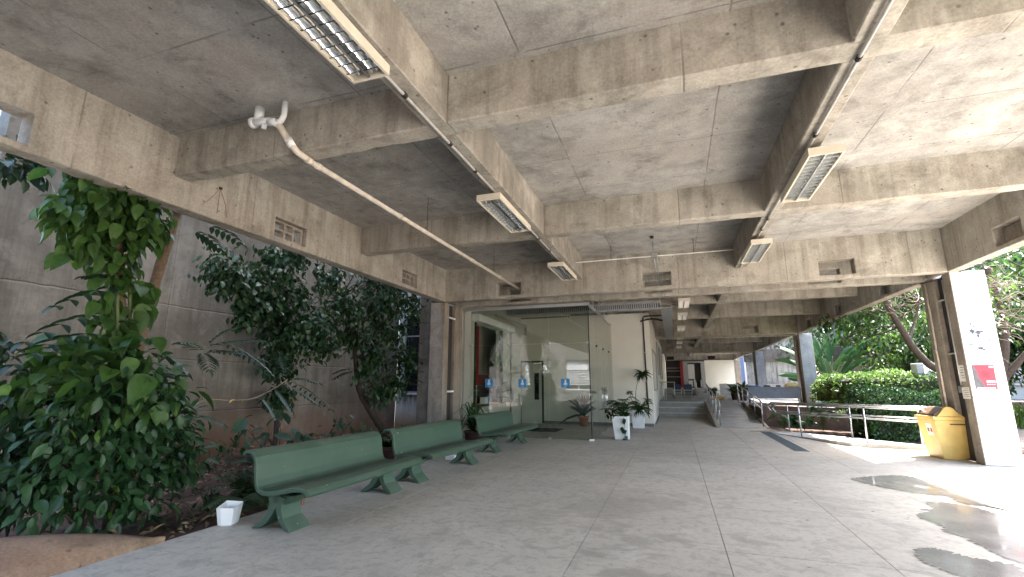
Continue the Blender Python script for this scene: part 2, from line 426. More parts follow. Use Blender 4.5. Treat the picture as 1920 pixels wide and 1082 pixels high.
def plate_with_holes(us, ws, holes, t0, t1, P):
    """a thick plate with rectangular through holes; us/ws outer ranges, holes (u0,w0,u1,w1); P maps (u,w,t) to xyz"""
    U = sorted({us[0], us[1], *[h[0] for h in holes], *[h[2] for h in holes]}); Wd = sorted({ws[0], ws[1], *[h[1] for h in holes], *[h[3] for h in holes]})
    def solid(i, j):
        if i < 0 or j < 0 or i >= len(U)-1 or j >= len(Wd)-1: return False
        cu, cw = (U[i]+U[i+1])/2, (Wd[j]+Wd[j+1])/2
        return not any(h[0] < cu < h[2] and h[1] < cw < h[3] for h in holes)
    m = MB()
    for i in range(len(U)-1):
        for j in range(len(Wd)-1):
            if not solid(i, j): continue
            a, b, c, d = (U[i], Wd[j]), (U[i+1], Wd[j]), (U[i+1], Wd[j+1]), (U[i], Wd[j+1])
            m.add([P(*q, t0) for q in (a, b, c, d)], [(0, 1, 2, 3)]); m.add([P(*q, t1) for q in (a, b, c, d)], [(3, 2, 1, 0)])
            for (q, r), (di, dj) in (((a, b), (0, -1)), ((b, c), (1, 0)), ((c, d), (0, 1)), ((d, a), (-1, 0))):
                if not solid(i+di, j+dj): m.add([P(*q, t0), P(*q, t1), P(*r, t1), P(*r, t0)], [(0, 1, 2, 3)])
    return m

# leaves -----------------------------------------------------------
def leaf_template(kind):
    """unit leaf along +Y, width along X, blade facing +Z"""
    if kind == 'heart':  st = [(0, .16, 0), (.12, .44, -.02), (.35, .50, -.02), (.62, .38, -.06), (.84, .18, -.13), (1, .0, -.22)]
    elif kind == 'ellipse': st = [(0, .03, 0), (.2, .32, .01), (.48, .46, .0), (.75, .33, -.05), (1, .0, -.14)]
    elif kind == 'round': st = [(0, .06, 0), (.25, .42, .0), (.6, .5, -.02), (.88, .28, -.07), (1, .0, -.1)]
    elif kind == 'blade': st = [(0, .35, 0), (.3, .5, .03), (.6, .42, -.02), (.85, .22, -.16), (1, .0, -.30)]
    elif kind == 'small': st = [(0, .05, 0), (.45, .48, 0), (1, 0, -.08)]
    v = []; f = []
    for y, w, z in st:
        fold = w*.28
        if w < 1e-6: v.append((0, y, z)); continue
        v += [(-w, y, z+fold), (0, y, z), (w, y, z+fold)]
    for i in range(len(st)-2): b = i*3; f += [(b, b+1, b+4, b+3), (b+1, b+2, b+5, b+4)]
    b = (len(st)-2)*3; f += [(b, b+1, b+3), (b+1, b+2, b+3)]
    return np.array(v, float), f
TPL = {k: leaf_template(k) for k in ('heart', 'ellipse', 'round', 'blade', 'small')}
CAM = Vector((0, 0, 1.6))

def leaf_matrix(pos, d, L, Wd, up=Vector((0, 0, 1)), roll=0.):
    d = d.normalized(); x = d.cross(up)
    if x.length < 1e-3: x = Vector((1, 0, 0))
    x.normalize(); z = x.cross(d)
    if roll:
        q = Quaternion(d, roll); x = q @ x; z = q @ z
    m = Matrix((x*Wd, d*L, z*((L+Wd)/2))).transposed().to_4x4(); m.translation = pos
    return m

def foliage(name, mats, kind, mat, parent, stuff=True):
    """many leaves as one mesh"""
    tv, tf = TPL[kind]
    A = np.array([[list(r) for r in m] for m in mats])
    V = np.einsum('nij,kj->nki', A[:, :3, :3], tv)+A[:, None, :3, 3]
    n, k = V.shape[:2]; off = (np.arange(n)*k)
    loops = []; cnt = []
    for f in tf: cnt.append(len(f))
    base = np.concatenate([np.array(f) for f in tf])
    idx = (off[:, None]+base[None, :]).ravel(); totals = np.tile(np.array(cnt), n); starts = np.concatenate([[0], np.cumsum(totals)[:-1]])
    me = bpy.data.meshes.new(name); me.vertices.add(n*k); me.loops.add(len(idx)); me.polygons.add(len(totals))
    me.vertices.foreach_set('co', V.reshape(-1)); me.loops.foreach_set('vertex_index', idx.astype(np.int32))
    me.polygons.foreach_set('loop_start', starts.astype(np.int32))
    try: me.polygons.foreach_set('loop_total', totals.astype(np.int32))
    except Exception: pass
    me.polygons.foreach_set('use_smooth', [True]*len(totals))
    me.update(calc_edges=True); me.validate(); me.materials.append(M[mat])
    o = link(name, me, parent)
    if stuff: o['kind'] = 'stuff'
    return o
_LM = {}
def leaves(parent, mats, kind, mat, single=0, name='leaf'):
    """the `single` nearest leaves as objects of their own, the rest one joined part"""
    origin = parent.location.copy() if parent else Vector((0, 0, 0))
    if single:
        key = (kind, mat)
        if key not in _LM:
            m = MB(); m.add(TPL[kind][0], TPL[kind][1]); _LM[key] = m.mesh(name, mat, True)
        mats = sorted(mats, key=lambda m: (m.translation-CAM).length)
        for m in mats[:single]:
            q = m.copy(); q.translation = m.translation-origin
            link(name, _LM[key], parent, q)
        mats = mats[single:]
    if mats:
        sh = []
        for m in mats:
            q = m.copy(); q.translation = m.translation-origin; sh.append(q)
        foliage('foliage', sh, kind, mat, parent)

def rv(a=1.0): return Vector((rnd.uniform(-a, a), rnd.uniform(-a, a), rnd.uniform(-a, a)))
def rdir():
    while True:
        v = rv()
        if .05 < v.length < 1: return v.normalized()
def blob_leaves(clusters, dens, L, asp=.5, droop=.35, out=.6, up=.25):
    """leaf matrices scattered through ellipsoid clusters (x,y,z,r), facing outward and drooping"""
    res = []
    for c in clusters:
        x, y, z, r = c[:4]; n = int(dens*r*r*(c[4] if len(c) > 4 else 1))
        for _ in range(n):
            d = rdir(); p = Vector((x, y, z))+d*r*(rnd.random()**.5)*rnd.choice((.8, .95, 1.0, 1.12, 1.32))
            dd = d*out+rdir()*.55+Vector((0, 0, -droop))
            l = L*rnd.uniform(.65, 1.25)
            res.append(leaf_matrix(p, dd, l, l*asp*rnd.uniform(.85, 1.15), (Vector((0, 0, 1))+rdir()*.55+d*up).normalized()))
    return res
def clip_poly(poly, a, b, c):                    # keep a*x+b*y <= c
    out = []
    for i in range(len(poly)):
        p, q = poly[i], poly[(i+1) % len(poly)]; dp, dq = a*p[0]+b*p[1]-c, a*q[0]+b*q[1]-c
        if dp <= 0: out.append(p)
        if (dp < 0 < dq) or (dq < 0 < dp):
            t = dp/(dp-dq); out.append((p[0]+(q[0]-p[0])*t, p[1]+(q[1]-p[1])*t))
    return out
def wb(mb, name, mat, parent, **k):              # build from world coordinates under an unrotated parent
    return mb.build(name, mat, parent, loc=(-parent.location if parent else None), **k)

# ------------------------------------------------------------------ ground and floor
def ground_z(x, y):
    t = min(1, max(0, (y-17)/9)); t = t*t*(3-2*t)
    e = min(1, max(0, (x-6.2)/1.5))
    z = -.24 + e*(.20+t*.86)
    return z
def build_ground():
    xs = [-200, -60, -30, -14, -10.2, 0, 3.2, 5.2, 6.2, 6.6, 7.1, 7.7, 9, 12, 20, 40, 90, 220]
    ys = [-220, -60, -25, -14, 0, 12, 15, 17, 18.5, 20, 21.5, 23, 24.5, 26, 30, 45, 70, 120, 240]
    m = MB(); m.sheet([[(x, y, ground_z(x, y)) for x in xs] for y in ys])
    o = m.build('ground', 'path_earth', smooth=True)
    tag(o, 'bare brown earth ground outside the open concrete hall', 'ground', kind='structure')
build_ground()

FL = thing('floor', 'pale polished concrete floor laid in large jointed bays', 'floor'); FL['kind'] = 'structure'
def build_floor():
    xs = [-5.1]+[-3.755+1.375*i for i in range(13)]
    ys = [-14+.01*0]+[-12.6+1.8*i-.01 for i in range(0, 18)]
    ys = [5.39+1.8*i for i in range(-11, 9)]
    g = .0035; cache = {}
    for i in range(len(xs)-1):
        for j in range(len(ys)-1):
            x0, x1, y0, y1 = xs[i]+g, xs[i+1]-g, ys[j]+g, ys[j+1]-g
            poly = [(x0, y0), (x1, y0), (x1, y1), (x0, y1)]
            if x1 > 2.9 and y1 > 12.5:
                if x1 > 5.5: poly = clip_poly(poly, 0, 1, 14.75 if x1 < 7 else 12.95)
                poly = clip_poly(poly, .857, .515, 6.28*.857+14.75*.515)   # edge along the garden bed
            if len(poly) < 3: continue
            m = MB(); m.prism(poly, -.14, 0); m.build('floor_panel', 'floor', FL)
    for y0, y1 in ((19.79, 24.78),):             # floor at the foot of the steps and inside the glass lobby
        for x0, x1 in ((-.83, .3), (.3, 1.40)):
            m = MB(); m.box(x0+g, y0+g, -.14, x1-g, y1, 0); m.build('floor_panel', 'floor', FL)
    m = MB(); m.box(-6.2, 14.4, -.14, -5.1-g, 19.4, 0); m.build('floor_panel', 'floor', FL)
build_floor()

# puddles of rain water lying on the floor
def puddle(pts, label, seed):
    rr = random.Random(seed); P = bezier([(x, y, 0) for x, y in pts+[pts[0]]], 10)[:-1]
    out = []
    for i, p in enumerate(P):
        a = P[(i+1) % len(P)]-P[i-1]; nn = Vector((a.y, -a.x, 0)).normalized()
        q = p+nn*(rr.gauss(0, .012)+.018*math.sin(i*1.9+seed))+Vector((rr.gauss(0, .014), 0, 0)); out.append((q.x, q.y))
    m = MB(); n = len(out)
    m.add([(x, y, .004) for x, y in out], [tuple(range(n))])
    o = m.build('puddle', 'wet'); tag(o, label, 'puddle', 'rain puddles on the floor', 'structure')
    for q in (o,):
        bm = bmesh.new(); bm.from_mesh(q.data); bmesh.ops.triangulate(bm, faces=bm.faces); bm.to_mesh(q.data); bm.free()

# ------------------------------------------------------------------ ribbed concrete roof, one bay after another
XL0, XL1, XR0, XR1 = -6.6, -6.35, 5.77, 6.0
ZB, ZR, ZS, ZT = 4.0, 4.40, 4.98, 5.10
RIBX = ((-2.44, -2.18), (1.58, 1.84)); RIBY = ((4.12, 4.38), (8.24, 8.50)); BAYL = 12.62
CELLX = ((XL1, -2.44), (-2.18, 1.58), (1.84, XR0)); CELLY = ((.27, 4.12), (4.38, 8.24), (8.50, 12.35))
def roughen(o, step=.14, amp=.004, chip=.022):   # cast edges are never straight: ripple them and knock a few chips out
    from mathutils import noise as mn
    bm = bmesh.new(); bm.from_mesh(o.data)
    by = {}
    for e in bm.edges:
        k = int(e.calc_length()/step)
        if k >= 2: by.setdefault(min(k, 90), []).append(e)
    for k, es in by.items(): bmesh.ops.subdivide_edges(bm, edges=[e for e in es if e.is_valid], cuts=k, use_grid_fill=True)
    bm.normal_update(); mv = []
    for v in bm.verts:
        sharp = any(len(e.link_faces) == 2 and e.calc_face_angle(0) > .6 for e in v.link_edges)
        c = v.co; d = Vector((mn.noise(c*3.1), mn.noise(c*3.1+Vector((9, 2, 5))), mn.noise(c*3.1+Vector((3, 8, 1)))))*amp
        if sharp:
            q = mn.noise(c*1.9+Vector((4, 4, 9)))+.5*mn.noise(c*6.3)
            if q > .42: d -= v.normal*chip*min(1, (q-.42)*3.5)
        mv.append((v, d))
    for v, d in mv: v.co += d
    bm.to_mesh(o.data); bm.free(); return o
def build_bay():
    b = thing('ceiling', None, None)
    ho = [(c-.37, 4.09, c+.37, 4.44) for c in (2.24, 6.27, 10.33)]
    hx = [(c-.36, 4.09, c+.36, 4.45) for c in (-4.35, -.28, 3.73)]
    plate_with_holes((0, BAYL), (ZB, ZT), ho, XL0, XL1, lambda u, w, t: (t, u, w)).build('edge_beam', 'beam_concrete', b, merge=True, bevel=.012)
    plate_with_holes((0, BAYL), (ZB, ZT), ho, XR0, XR1, lambda u, w, t: (t, u, w)).build('edge_beam', 'beam_concrete', b, merge=True, bevel=.012)
    for (u0, w0, u1, w1) in ho: MB().box(5.93, u0+.002, w0+.002, 5.97, u1-.002, w1-.002).build('opening_board', 'pillar_concrete', b)  # added boards, keep sky and sun out of the edge beam openings
    for y0, y1 in ((0, .27), (12.35, BAYL)):
        plate_with_holes((XL1, XR0), (ZB, ZT), hx, y0, y1, lambda u, w, t: (u, t, w)).build('end_beam', 'beam_concrete', b, merge=True, bevel=.012)
    for y0, y1 in RIBY: MB().box(XL1, y0, ZR, XR0, y1, ZT).build('cross_rib', 'beam_concrete', b, bevel=.014)
    for x0, x1 in RIBX:
        for y0, y1 in CELLY: MB().box(x0, y0, ZR, x1, y1, ZT).build('long_rib', 'beam_concrete', b, bevel=.014)
    for x0, x1 in CELLX:
        for y0, y1 in CELLY: MB().box(x0, y0, ZS, x1, y1, ZT).build('slab_panel', 'ceiling_concrete', b)
    for ch in b.children:
        if ch.name.split('.')[0] in ('edge_beam', 'end_beam', 'cross_rib', 'long_rib'): roughen(ch)
    return b
BAY = build_bay()
BAY0 = [.05, -13.32, 13.42, 26.79, 40.16]
for y0, lab in zip(BAY0, ['ribbed concrete ceiling over the green benches', 'ribbed concrete ceiling behind the bench hall towards the street',
                          'ribbed concrete ceiling above the ramp and steps', 'ribbed concrete ceiling over the raised landing with blue chairs', 'ribbed concrete ceiling before the far white end wall']):
    o = BAY if y0 == .05 else copy_tree(BAY)
    o.location = (0, y0, 0); tag(o, lab, 'ceiling', 'ceiling bays', 'structure')
for i, y0 in enumerate((12.68, 26.05, 39.42)):  # added strips, shut out sun leaking between the roof bays
    t = thing('joint_cover', ['concrete strip closing the roof joint above the whitewashed pillar', 'concrete strip closing the roof joint above the grey pillar by the desk', 'concrete strip closing the roof joint above the small far pillar'][i], 'joint cover', (5.9, y0, 4.3), group='roof joint covers')
    wb(MB().box(5.80, y0+.004, 4.06, 5.97, y0+.73, 5.09), 'strip', 'pillar_concrete', t); wb(MB().box(-6.56, y0+.004, 4.06, -6.40, y0+.73, 5.09), 'far_strip', 'pillar_concrete', t)
# rubble blocks left in two of the beam openings over the planting
for i, (yc, lab) in enumerate(((6.32, 'broken hollow block filling the beam opening above the leafy tree'), (10.38, 'hollow block filling the beam opening nearest the corner pillar'))):
    t = thing('hollow_block', lab.replace('nearest', 'beside'), 'block', (-6.5, yc, 4.1), group='blocks in beam openings')
    m = plate_with_holes((-.34, .34), (0, .32), [(-.30, .03, -.1, .14), (-.30, .18, -.1, .29), (-.06, .03, .1, .14), (-.06, .18, .1, .29), (.14, .05, .3, .27)], -.05, .07, lambda u, w, q: (q, u, w))
    m.build('block_body', 'pillar_concrete', t, merge=True)
# upper storeys keep the sun off the courtyard
t = thing('upper_storey', 'plain concrete upper storeys standing on the ribbed roof', 'building', (0, 20, 5.1))
wb(MB().box(XL0, -13.3, 5.115, XR1, 53, 5.4), 'roof_slab', 'beam_concrete', t)
wb(MB().box(XL0+.4, -12, 5.4, XR1-.4, 53, 12.5), 'wall', 'beam_concrete', t)

# ------------------------------------------------------------------ pillars
def pillar(x0, x1, ya, zb, label, white=None, dark='pillar_concrete', inward=1):
    """a twin pillar: two shafts under the two end beams, dark joint filler between"""
    t = thing('concrete_pillar', label, 'pillar', ((x0+x1)/2, ya, zb), group='twin concrete pillars')
    def L(m, name, mat, **k): return wb(m, name, mat, t, **k)
    L(MB().box(x0, ya, zb, x1, ya+.30, ZB), 'front_shaft', dark, bevel=.012)
    L(MB().box(x0, ya+.72, zb, x1, ya+1.26, ZB), 'rear_shaft', dark, bevel=.012)
    a, c = (x0+.10, x1-.10)
    L(MB().box(a, ya+.30, zb, c, ya+.72, ZB-.01), 'joint_filler', 'dark_panel')
    if white:
        L(MB().box(x0+.012, ya-.004, zb+.01, x1-.012, ya-.0005, ZB-.005), 'painted_face', white)
    return t
PR = pillar(5.80, 6.42, 12.45, 0, 'twin pillar with whitewashed face and posters beside the yellow bin', 'white_paint')
PL = pillar(-6.85, -6.37, 12.43, -.12, 'brown twin pillar at the corner of the glass lobby')
pillar(5.80, 6.36, 25.80, .5, 'grey twin pillar at the end of the grey desk', 'grey_pier')  # front face coloured blue-grey for the shade it stands in
pillar(5.80, 6.36, 39.15, .5, 'small far twin pillar with a dark notice beyond the desk', 'grey_pier')  # same blue-grey shade tone put on its front face
pillar(5.80, 6.36, 52.5, .8, 'farthest twin pillar by the white end wall'.replace('farthest', 'last brown'))
# conduits running down the inner face of the pillar by the bin
t = thing('wall_conduit', 'grey conduit pipe down the joint of the whitewashed pillar with two brackets', 'conduit', (5.86, 13.0, 1.2))
wb(MB().tube([(5.85, 12.86, 1.55), (5.85, 12.86, 3.9)], .022, 8), 'pipe', 'conduit_metal', t, smooth=True)
for z in (2.25, 3.45): wb(MB().box(5.845, 12.84, z, 5.875, 13.17, z+.03), 'bracket', 'conduit_metal', t)
wb(MB().box(5.80, 12.80, 1.42, 5.88, 12.93, 1.56), 'junction_box', 'galvanised', t, bevel=.006)
t = thing('wall_conduit', 'thin brown pipe down the rear shaft of the pillar by the yellow bin', 'conduit', (5.78, 13.5, 1))
wb(MB().tube([(5.775, 13.45, .1), (5.775, 13.45, 2.3), (5.765, 13.45, 2.36), (5.775, 13.45, 2.42), (5.775, 13.45, 3.97)], .02, 8), 'pipe', 'pvc_pipe', t, smooth=True)
for z in (1.2, 2.36, 3.5): wb(MB().tube([(5.775, 13.45, z), (5.775, 13.45, z+.05)], .028, 8), 'clamp', 'galvanised', t)
for (y, z, lab) in ((12.86, 3.55, 'white plastic strap across the dark joint of the corner pillar, upper one'), (12.86, 1.35, 'white plastic strap across the dark joint of the corner pillar, lower one')):
    o = MB().box(-6.375, 12.72, z, -6.362, 13.16, z+.05).build('joint_strap', 'white_plastic'); tag(o, lab, 'strap', 'joint straps')

# ------------------------------------------------------------------ planted courtyard
def build_courtyard():
    w = thing('courtyard_wall', 'tall grey board-marked concrete wall behind the climbing tree, red earth at its foot', 'wall', (-9.7, 9, -.6)); w['kind'] = 'structure'
    ys = [3.72, 6.55, 9.4, 12.2, 15.0]
    for a, b in zip(ys, ys[1:]): wb(MB().box(-9.85, a+.0015, -.7, -9.55, b-.0015, 9.4), 'wall_panel', 'courtyard_wall', w, bevel=.003)
    wb(MB().box(-9.8, 3.74, -.7, -9.62, 15, 9.35), 'wall_core', 'mould_concrete', w)
    # rendered annex wall with a window closing the far end
    a = thing('annex_wall', 'stained white rendered wall with a dark window behind the slim tree', 'wall', (-8.3, 15.2, 0)); a['kind'] = 'structure'
    P = lambda u, z, q: (u, q, z)
    wb(plate_with_holes((-9.55, -7.1), (-.6, 9.3), [(-9.30, 1.28, -7.62, 4.02)], 15.0, 15.25, P), 'wall_body', 'annex', a, merge=True)
    fr = MB(); 
    for x in (-9.30, -8.50, -7.66): fr.box(x, 15.04, 1.28, x+.045, 15.10, 4.02)
    for z in (1.28, 2.18, 3.28, 3.97): fr.box(-9.30, 15.045, z, -7.62, 15.095, z+.05)
    wf = wb(fr, 'window_frame', 'window_frame', a)
    for x0, x1 in ((-9.26, -8.5), (-8.455, -7.66)):
        for z0, z1 in ((1.33, 2.18), (2.23, 3.28), (3.33, 3.97)):
            MB().box(x0, 15.065, z0, x1, 15.075, z1).build('pane', 'window_dark', wf)
    wb(MB().box(-9.4, 14.93, 1.22, -7.55, 15.04, 1.275), 'sill', 'white_paint', a)
    t = thing('dark_pier', 'dark mouldy concrete pier between the annex window and the corner pillar', 'pier', (-7.3, 12.6, -.2))
    wb(MB().box(-7.28, 12.56, -.3, -6.87, 13.1, 4.9), 'shaft', 'mould_concrete', t, bevel=.01)
    # soil
    m = MB(); rows = []
    for i in range(34):
        y = 1.5+i*.41; row = []
        for j in range(14):
            x = -5.12-j*.345
            z = -.05-.012*j*(1-i/34)+.05*math.sin(x*3.1+y*1.7)*math.sin(y*2.3)+.035*math.sin(7*x+3*y)+ (.17 if 8 < y < 13 and x < -7 else 0)
            if j == 0: z = -.045
            row.append((x, y, z))
        rows.append(row)
    m.sheet(rows); o = m.build('garden_soil', 'soil', smooth=True); tag(o, 'dark reddish planting soil along the floor edge behind the benches', 'soil', kind='structure')
    # curved earth-stained planter edge in the near corner
    pts = [(-5.10, 3.82), (-5.3, 3.5), (-5.50, 3.15), (-5.75, 2.72), (-6.1, 2.35), (-6.9, 2.0), (-8.0, 1.9), (-9.5, 1.9)]
    top = [.012, .12, .20, .26, .30, .31, .31, .31]
    C = bezier([(p[0], p[1], z) for p, z in zip(pts, top)], 5)
    rows = []
    base = bezier([(-5.08, 3.80, -.0), (-5.07, 3.25, -.02), (-5.07, 2.7, -.03), (-5.1, 2.0, -.04), (-5.5, 1.2, -.05), (-6.5, .7, -.05), (-8.0, .5, -.05), (-9.5, .5, -.05)], 5)
    for c, b in zip(C, base):
        mid = c*.5+b*.5+Vector((0, 0, .05)); back = c+Vector((-.13, .05, -.01)); low = back+Vector((-.03, .02, -.4))
        rows.append([b+Vector((0, 0, -.05)), b*.75+c*.25+Vector((0, 0, .03)), mid, c*.85+b*.15+Vector((0, 0, .02)), c, back, low])
    mm = MB(); mm.sheet([[tuple(p) for p in r] for r in rows]); o = mm.build('planter_edge', 'planter_concrete', smooth=True)
    tag(o, 'curved earth-stained concrete planter edge rising from the floor beside the big-leaved shrub', 'planter edge')
build_courtyard()
# ------------------------------------------------------------------ glass lobby and its rooms
def build_lobby():
    w = thing('lobby_wall', 'pale painted rear wall of the glass lobby with a narrow grey door', 'wall', (-3.5, 19.45, 0)); w['kind'] = 'structure'
    P = lambda u, z, q: (u, q, z)
    wb(plate_with_holes((-6.45, -.83), (-.1, 4.4), [(-6.30, 0.005, -5.20, 2.56)], 19.34, 19.55, P), 'wall_body', 'pale_wall', w, merge=True)
    wb(MB().box(-5.20, 19.325, 0, -.835, 19.339, .11), 'skirting', 'mould_concrete', w)
    d = wb(MB().box(-6.30, 19.36, .01, -6.2, 19.44, 2.56).box(-5.29, 19.36, .01, -5.2, 19.44, 2.56).box(-6.2, 19.36, 2.47, -5.29, 19.44, 2.56), 'door_frame', 'black_metal', w)
    lf = wb(plate_with_holes((-6.195, -5.295), (.02, 2.465), [(-5.62, .95, -5.42, 2.05)], 19.38, 19.42, P), 'door_leaf', 'vestibule_wall', w, merge=True)
    MB().box(-5.62, 19.395, .95, -5.42, 19.405, 2.05).build('door_pane', 'window_dark', lf)
    # left wall with serving hatch
    h = thing('hatch_wall', 'pale wall with a dark serving hatch inside the glass lobby', 'wall', (-6.3, 16.6, 0)); h['kind'] = 'structure'
    Q = lambda u, z, q: (q, u, z)
    wb(plate_with_holes((13.98, 19.33), (-.1, 4.5), [(14.28, .93, 16.9, 3.62)], -6.20, -6.42, Q), 'wall_body', 'vestibule_wall', h, merge=True)
    wb(MB().box(-6.75, 14.2, .86, -6.10, 17.0, .925), 'counter_top', 'black_metal', h, bevel=.006)
    wb(MB().box(-6.26, 14.285, .93, -6.14, 14.34, 3.61).box(-6.26, 16.84, .93, -6.14, 16.895, 3.61), 'hatch_frame', 'dark_green', h)
    wb(MB().box(-6.195, 17.9, .0, -6.15, 17.96, 3.9), 'wall_post', 'black_metal', h)
    wb(MB().box(-7.45, 14.0, -.1, -7.35, 22, 4.4).box(-7.35, 14.0, -.1, -6.45, 14.06, 4.4).box(-7.35, 21.9, -.1, -6.46, 22, 4.4), 'office_wall', 'vestibule_wall', h)
    wb(MB().box(-7.45, 14.0, 4.41, -6.44, 22.0, 4.5), 'office_roof', 'vestibule_wall', h)
    wb(MB().box(-7.45, 14.0, -.22, -6.44, 22, -.12), 'office_floor', 'mould_concrete', h)
    wb(MB().box(-6.47, 19.56, -.1, -6.42, 22, 4.4), 'office_wall', 'vestibule_wall', h)
    wb(MB().box(-7.34, 14.6, -.1, -7.05, 19.2, 1.52), 'cabinet', 'dark_green', h)
    wb(MB().box(-7.2, 16.65, 1.0, -7.1, 16.82, 4.0), 'red_jamb', 'red_paint', h)
    wb(MB().box(-7.34, 16.83, 1.53, -7.28, 18.9, 1.95), 'red_board', 'red_paint', h)
    # things on the counter
    t = thing('small_pot', 'small orange plant pot on the hatch counter', 'pot', (-6.30, 14.62, .926)); m = MB(); m.lathe([(.05, 0), (.075, .16), (.08, .16), (.08, .18), (.06, .18), (.055, .05)], n=14); m.build('pot_body', 'orange_plastic', t, smooth=True)
    st = [leaf_matrix(t.location+Vector((0, 0, .16)), Vector((math.cos(a), math.sin(a), 1.1)), .22, .03) for a in (0, 1.3, 2.4, 3.6, 4.9)]
    leaves(t, st, 'blade', 'leaf_pot')
    t = thing('paper_box', 'white paper box on the hatch counter', 'box', (-6.32, 15.5, .926)); MB().box(-.1, -.13, 0, .1, .13, .2).build('box_body', 'white_plastic', t, bevel=.005); MB().box(-.104, -.134, .17, .104, .134, .215).build('box_lid', 'label_paper', t)
    t = thing('gift_box', 'blue house-shaped box standing on the hatch counter', 'box', (-6.32, 15.98, .926), .5); MB().extrude([(-.13, 0), (.13, 0), (.13, .12), (0, .27), (-.13, .12)], 'x', -.08, .08).build('box_body', 'blue_sticker', t); MB().extrude([(-.07, .03), (.07, .03), (0, .13)], 'x', -.085, .085).build('box_window', 'orange_plastic', t)
    t = thing('picture_frame', 'dark picture in a pale frame standing in the serving hatch', 'picture', (-6.6, 15.2, .93)); MB().box(-.02, -.26, 0, .02, .26, .62).build('frame', 'label_paper', t); MB().box(.021, -.21, .05, .025, .21, .57).build('print', 'ink', t)
    t = thing('counter_plant', 'dark strappy plant spilling over the hatch counter end', 'plant', (-6.3, 16.5, .926)); m = MB(); m.lathe([(.07, 0), (.1, .2), (.085, .2), (.06, .05)], n=12); m.build('pot_body', 'dark_pot', t, smooth=True)
    st = []
    for k in range(46):
        a = rnd.uniform(0, 6.28); st.append(leaf_matrix(t.location+Vector((0, 0, .18)), Vector((math.cos(a), math.sin(a), rnd.uniform(-.1, 1.9))), rnd.uniform(.3, .75), .045))
    leaves(t, st, 'blade', 'leaf_dark')
    # glass screen
    g = thing('glass_screen', 'frameless clear glass screen enclosing the entrance lobby', 'glass screen', (-2.34, 13.94, 0))
    fx = [-6.18, -4.88, -3.58, -2.35]
    for a, b in zip(fx, fx[1:]):
        wb(MB().box(a+.004, 13.935, .02, b-.004, 13.945, 2.80), 'glass_pane', 'glass', g)
        wb(MB().box(a+.004, 13.935, 2.812, b-.004, 13.945, 3.93), 'glass_pane', 'glass', g)
    sy = [13.95, 15.35, 18.35, 19.33]
    for i, (a, b) in enumerate(zip(sy, sy[1:])):
        wb(MB().box(-2.345, a+.004, 2.812, -2.335, b-.004, 3.93), 'glass_pane', 'glass_side', g)
        if i != 1: wb(MB().box(-2.345, a+.004, .02, -2.335, b-.004, 2.80), 'glass_pane', 'glass_side', g)
    wb(MB().box(-6.3, 13.90, 3.93, -2.30, 13.98, 4.02), 'top_rail', 'aluminium', g)
    wb(MB().box(-2.38, 13.98, 3.93, -2.30, 19.33, 4.0), 'top_rail', 'aluminium', g)
    wb(MB().box(-2.353, 13.928, .02, -2.328, 13.952, 3.93), 'corner_strip', 'black_metal', g)
    for y in (14.9, 16.2, 17.5): wb(MB().box(-2.37, y-.03, 4.0, -2.31, y+.03, 4.40), 'hanger', 'aluminium', g)
    cl = [(-4.88, 13.94, 2.806), (-3.58, 13.94, 2.806), (-2.40, 13.94, 2.806), (-2.39, 13.94, 1.30), (-3.58, 13.94, .03), (-4.88, 13.94, .03), (-6.17, 13.94, 2.8), (-6.17, 13.94, 1.2)]
    for x, y, z in cl: wb(MB().box(x-.045, y-.018, z-.04, x+.045, y+.018, z+.04), 'glass_clamp', 'galvanised', g, bevel=.006)
    for y, z in ((15.35, 2.806), (18.35, 2.806), (16.85, 2.806)): wb(MB().box(-2.362, y-.07, z-.03, -2.318, y+.07, z+.03), 'glass_clamp', 'black_metal', g)
    wb(MB().box(-2.41, 13.87, 0, -2.28, 14.0, .055), 'corner_foot', 'white_plastic', g, bevel=.01)
    for i, (a, b, lab) in enumerate(((15.36, 16.845, 'clear glass door leaf of the lobby, the one beside the corner pane'), (16.855, 18.34, 'clear glass door leaf of the lobby, the one towards the rear wall'))):
        t = thing('glass_door', lab, 'door', (-2.34, (a+b)/2, 0), group='glass lobby doors')
        dp = wb(MB().box(-2.346, a, .025, -2.334, b, 2.795), 'door_pane', 'glass_side', t)
        hy = b-.16 if i == 0 else a+.16
        for sx in (-2.40, -2.28):
            MB().tube([(sx, hy, .78), (sx, hy, 1.48)], .017, 10).build('pull_handle', 'aluminium', dp, smooth=True)
        wb(MB().tube([(-2.40, hy, .9), (-2.28, hy, .9)], .01, 6).tube([(-2.40, hy, 1.36), (-2.28, hy, 1.36)], .01, 6), 'handle_bolt', 'aluminium', t)
        # frosted upright lettering strip on the pane
        mm = MB()
        for k in range(9):
            z = 1.55+k*.075; 
            mm.box(-2.3325, a+.62, z, -2.332, a+.66, z+.05).box(-2.3325, a+.69, z, -2.332, a+.72, z+.05)
            if k % 2: mm.box(-2.3325, a+.66, z+.02, -2.332, a+.69, z+.032)
        mm.build('frosted_marking', 'window_frame', dp)
        wb(MB().box(-2.37, a+.55, .0, -2.31, a+.63, .05), 'floor_pivot', 'galvanised', t)
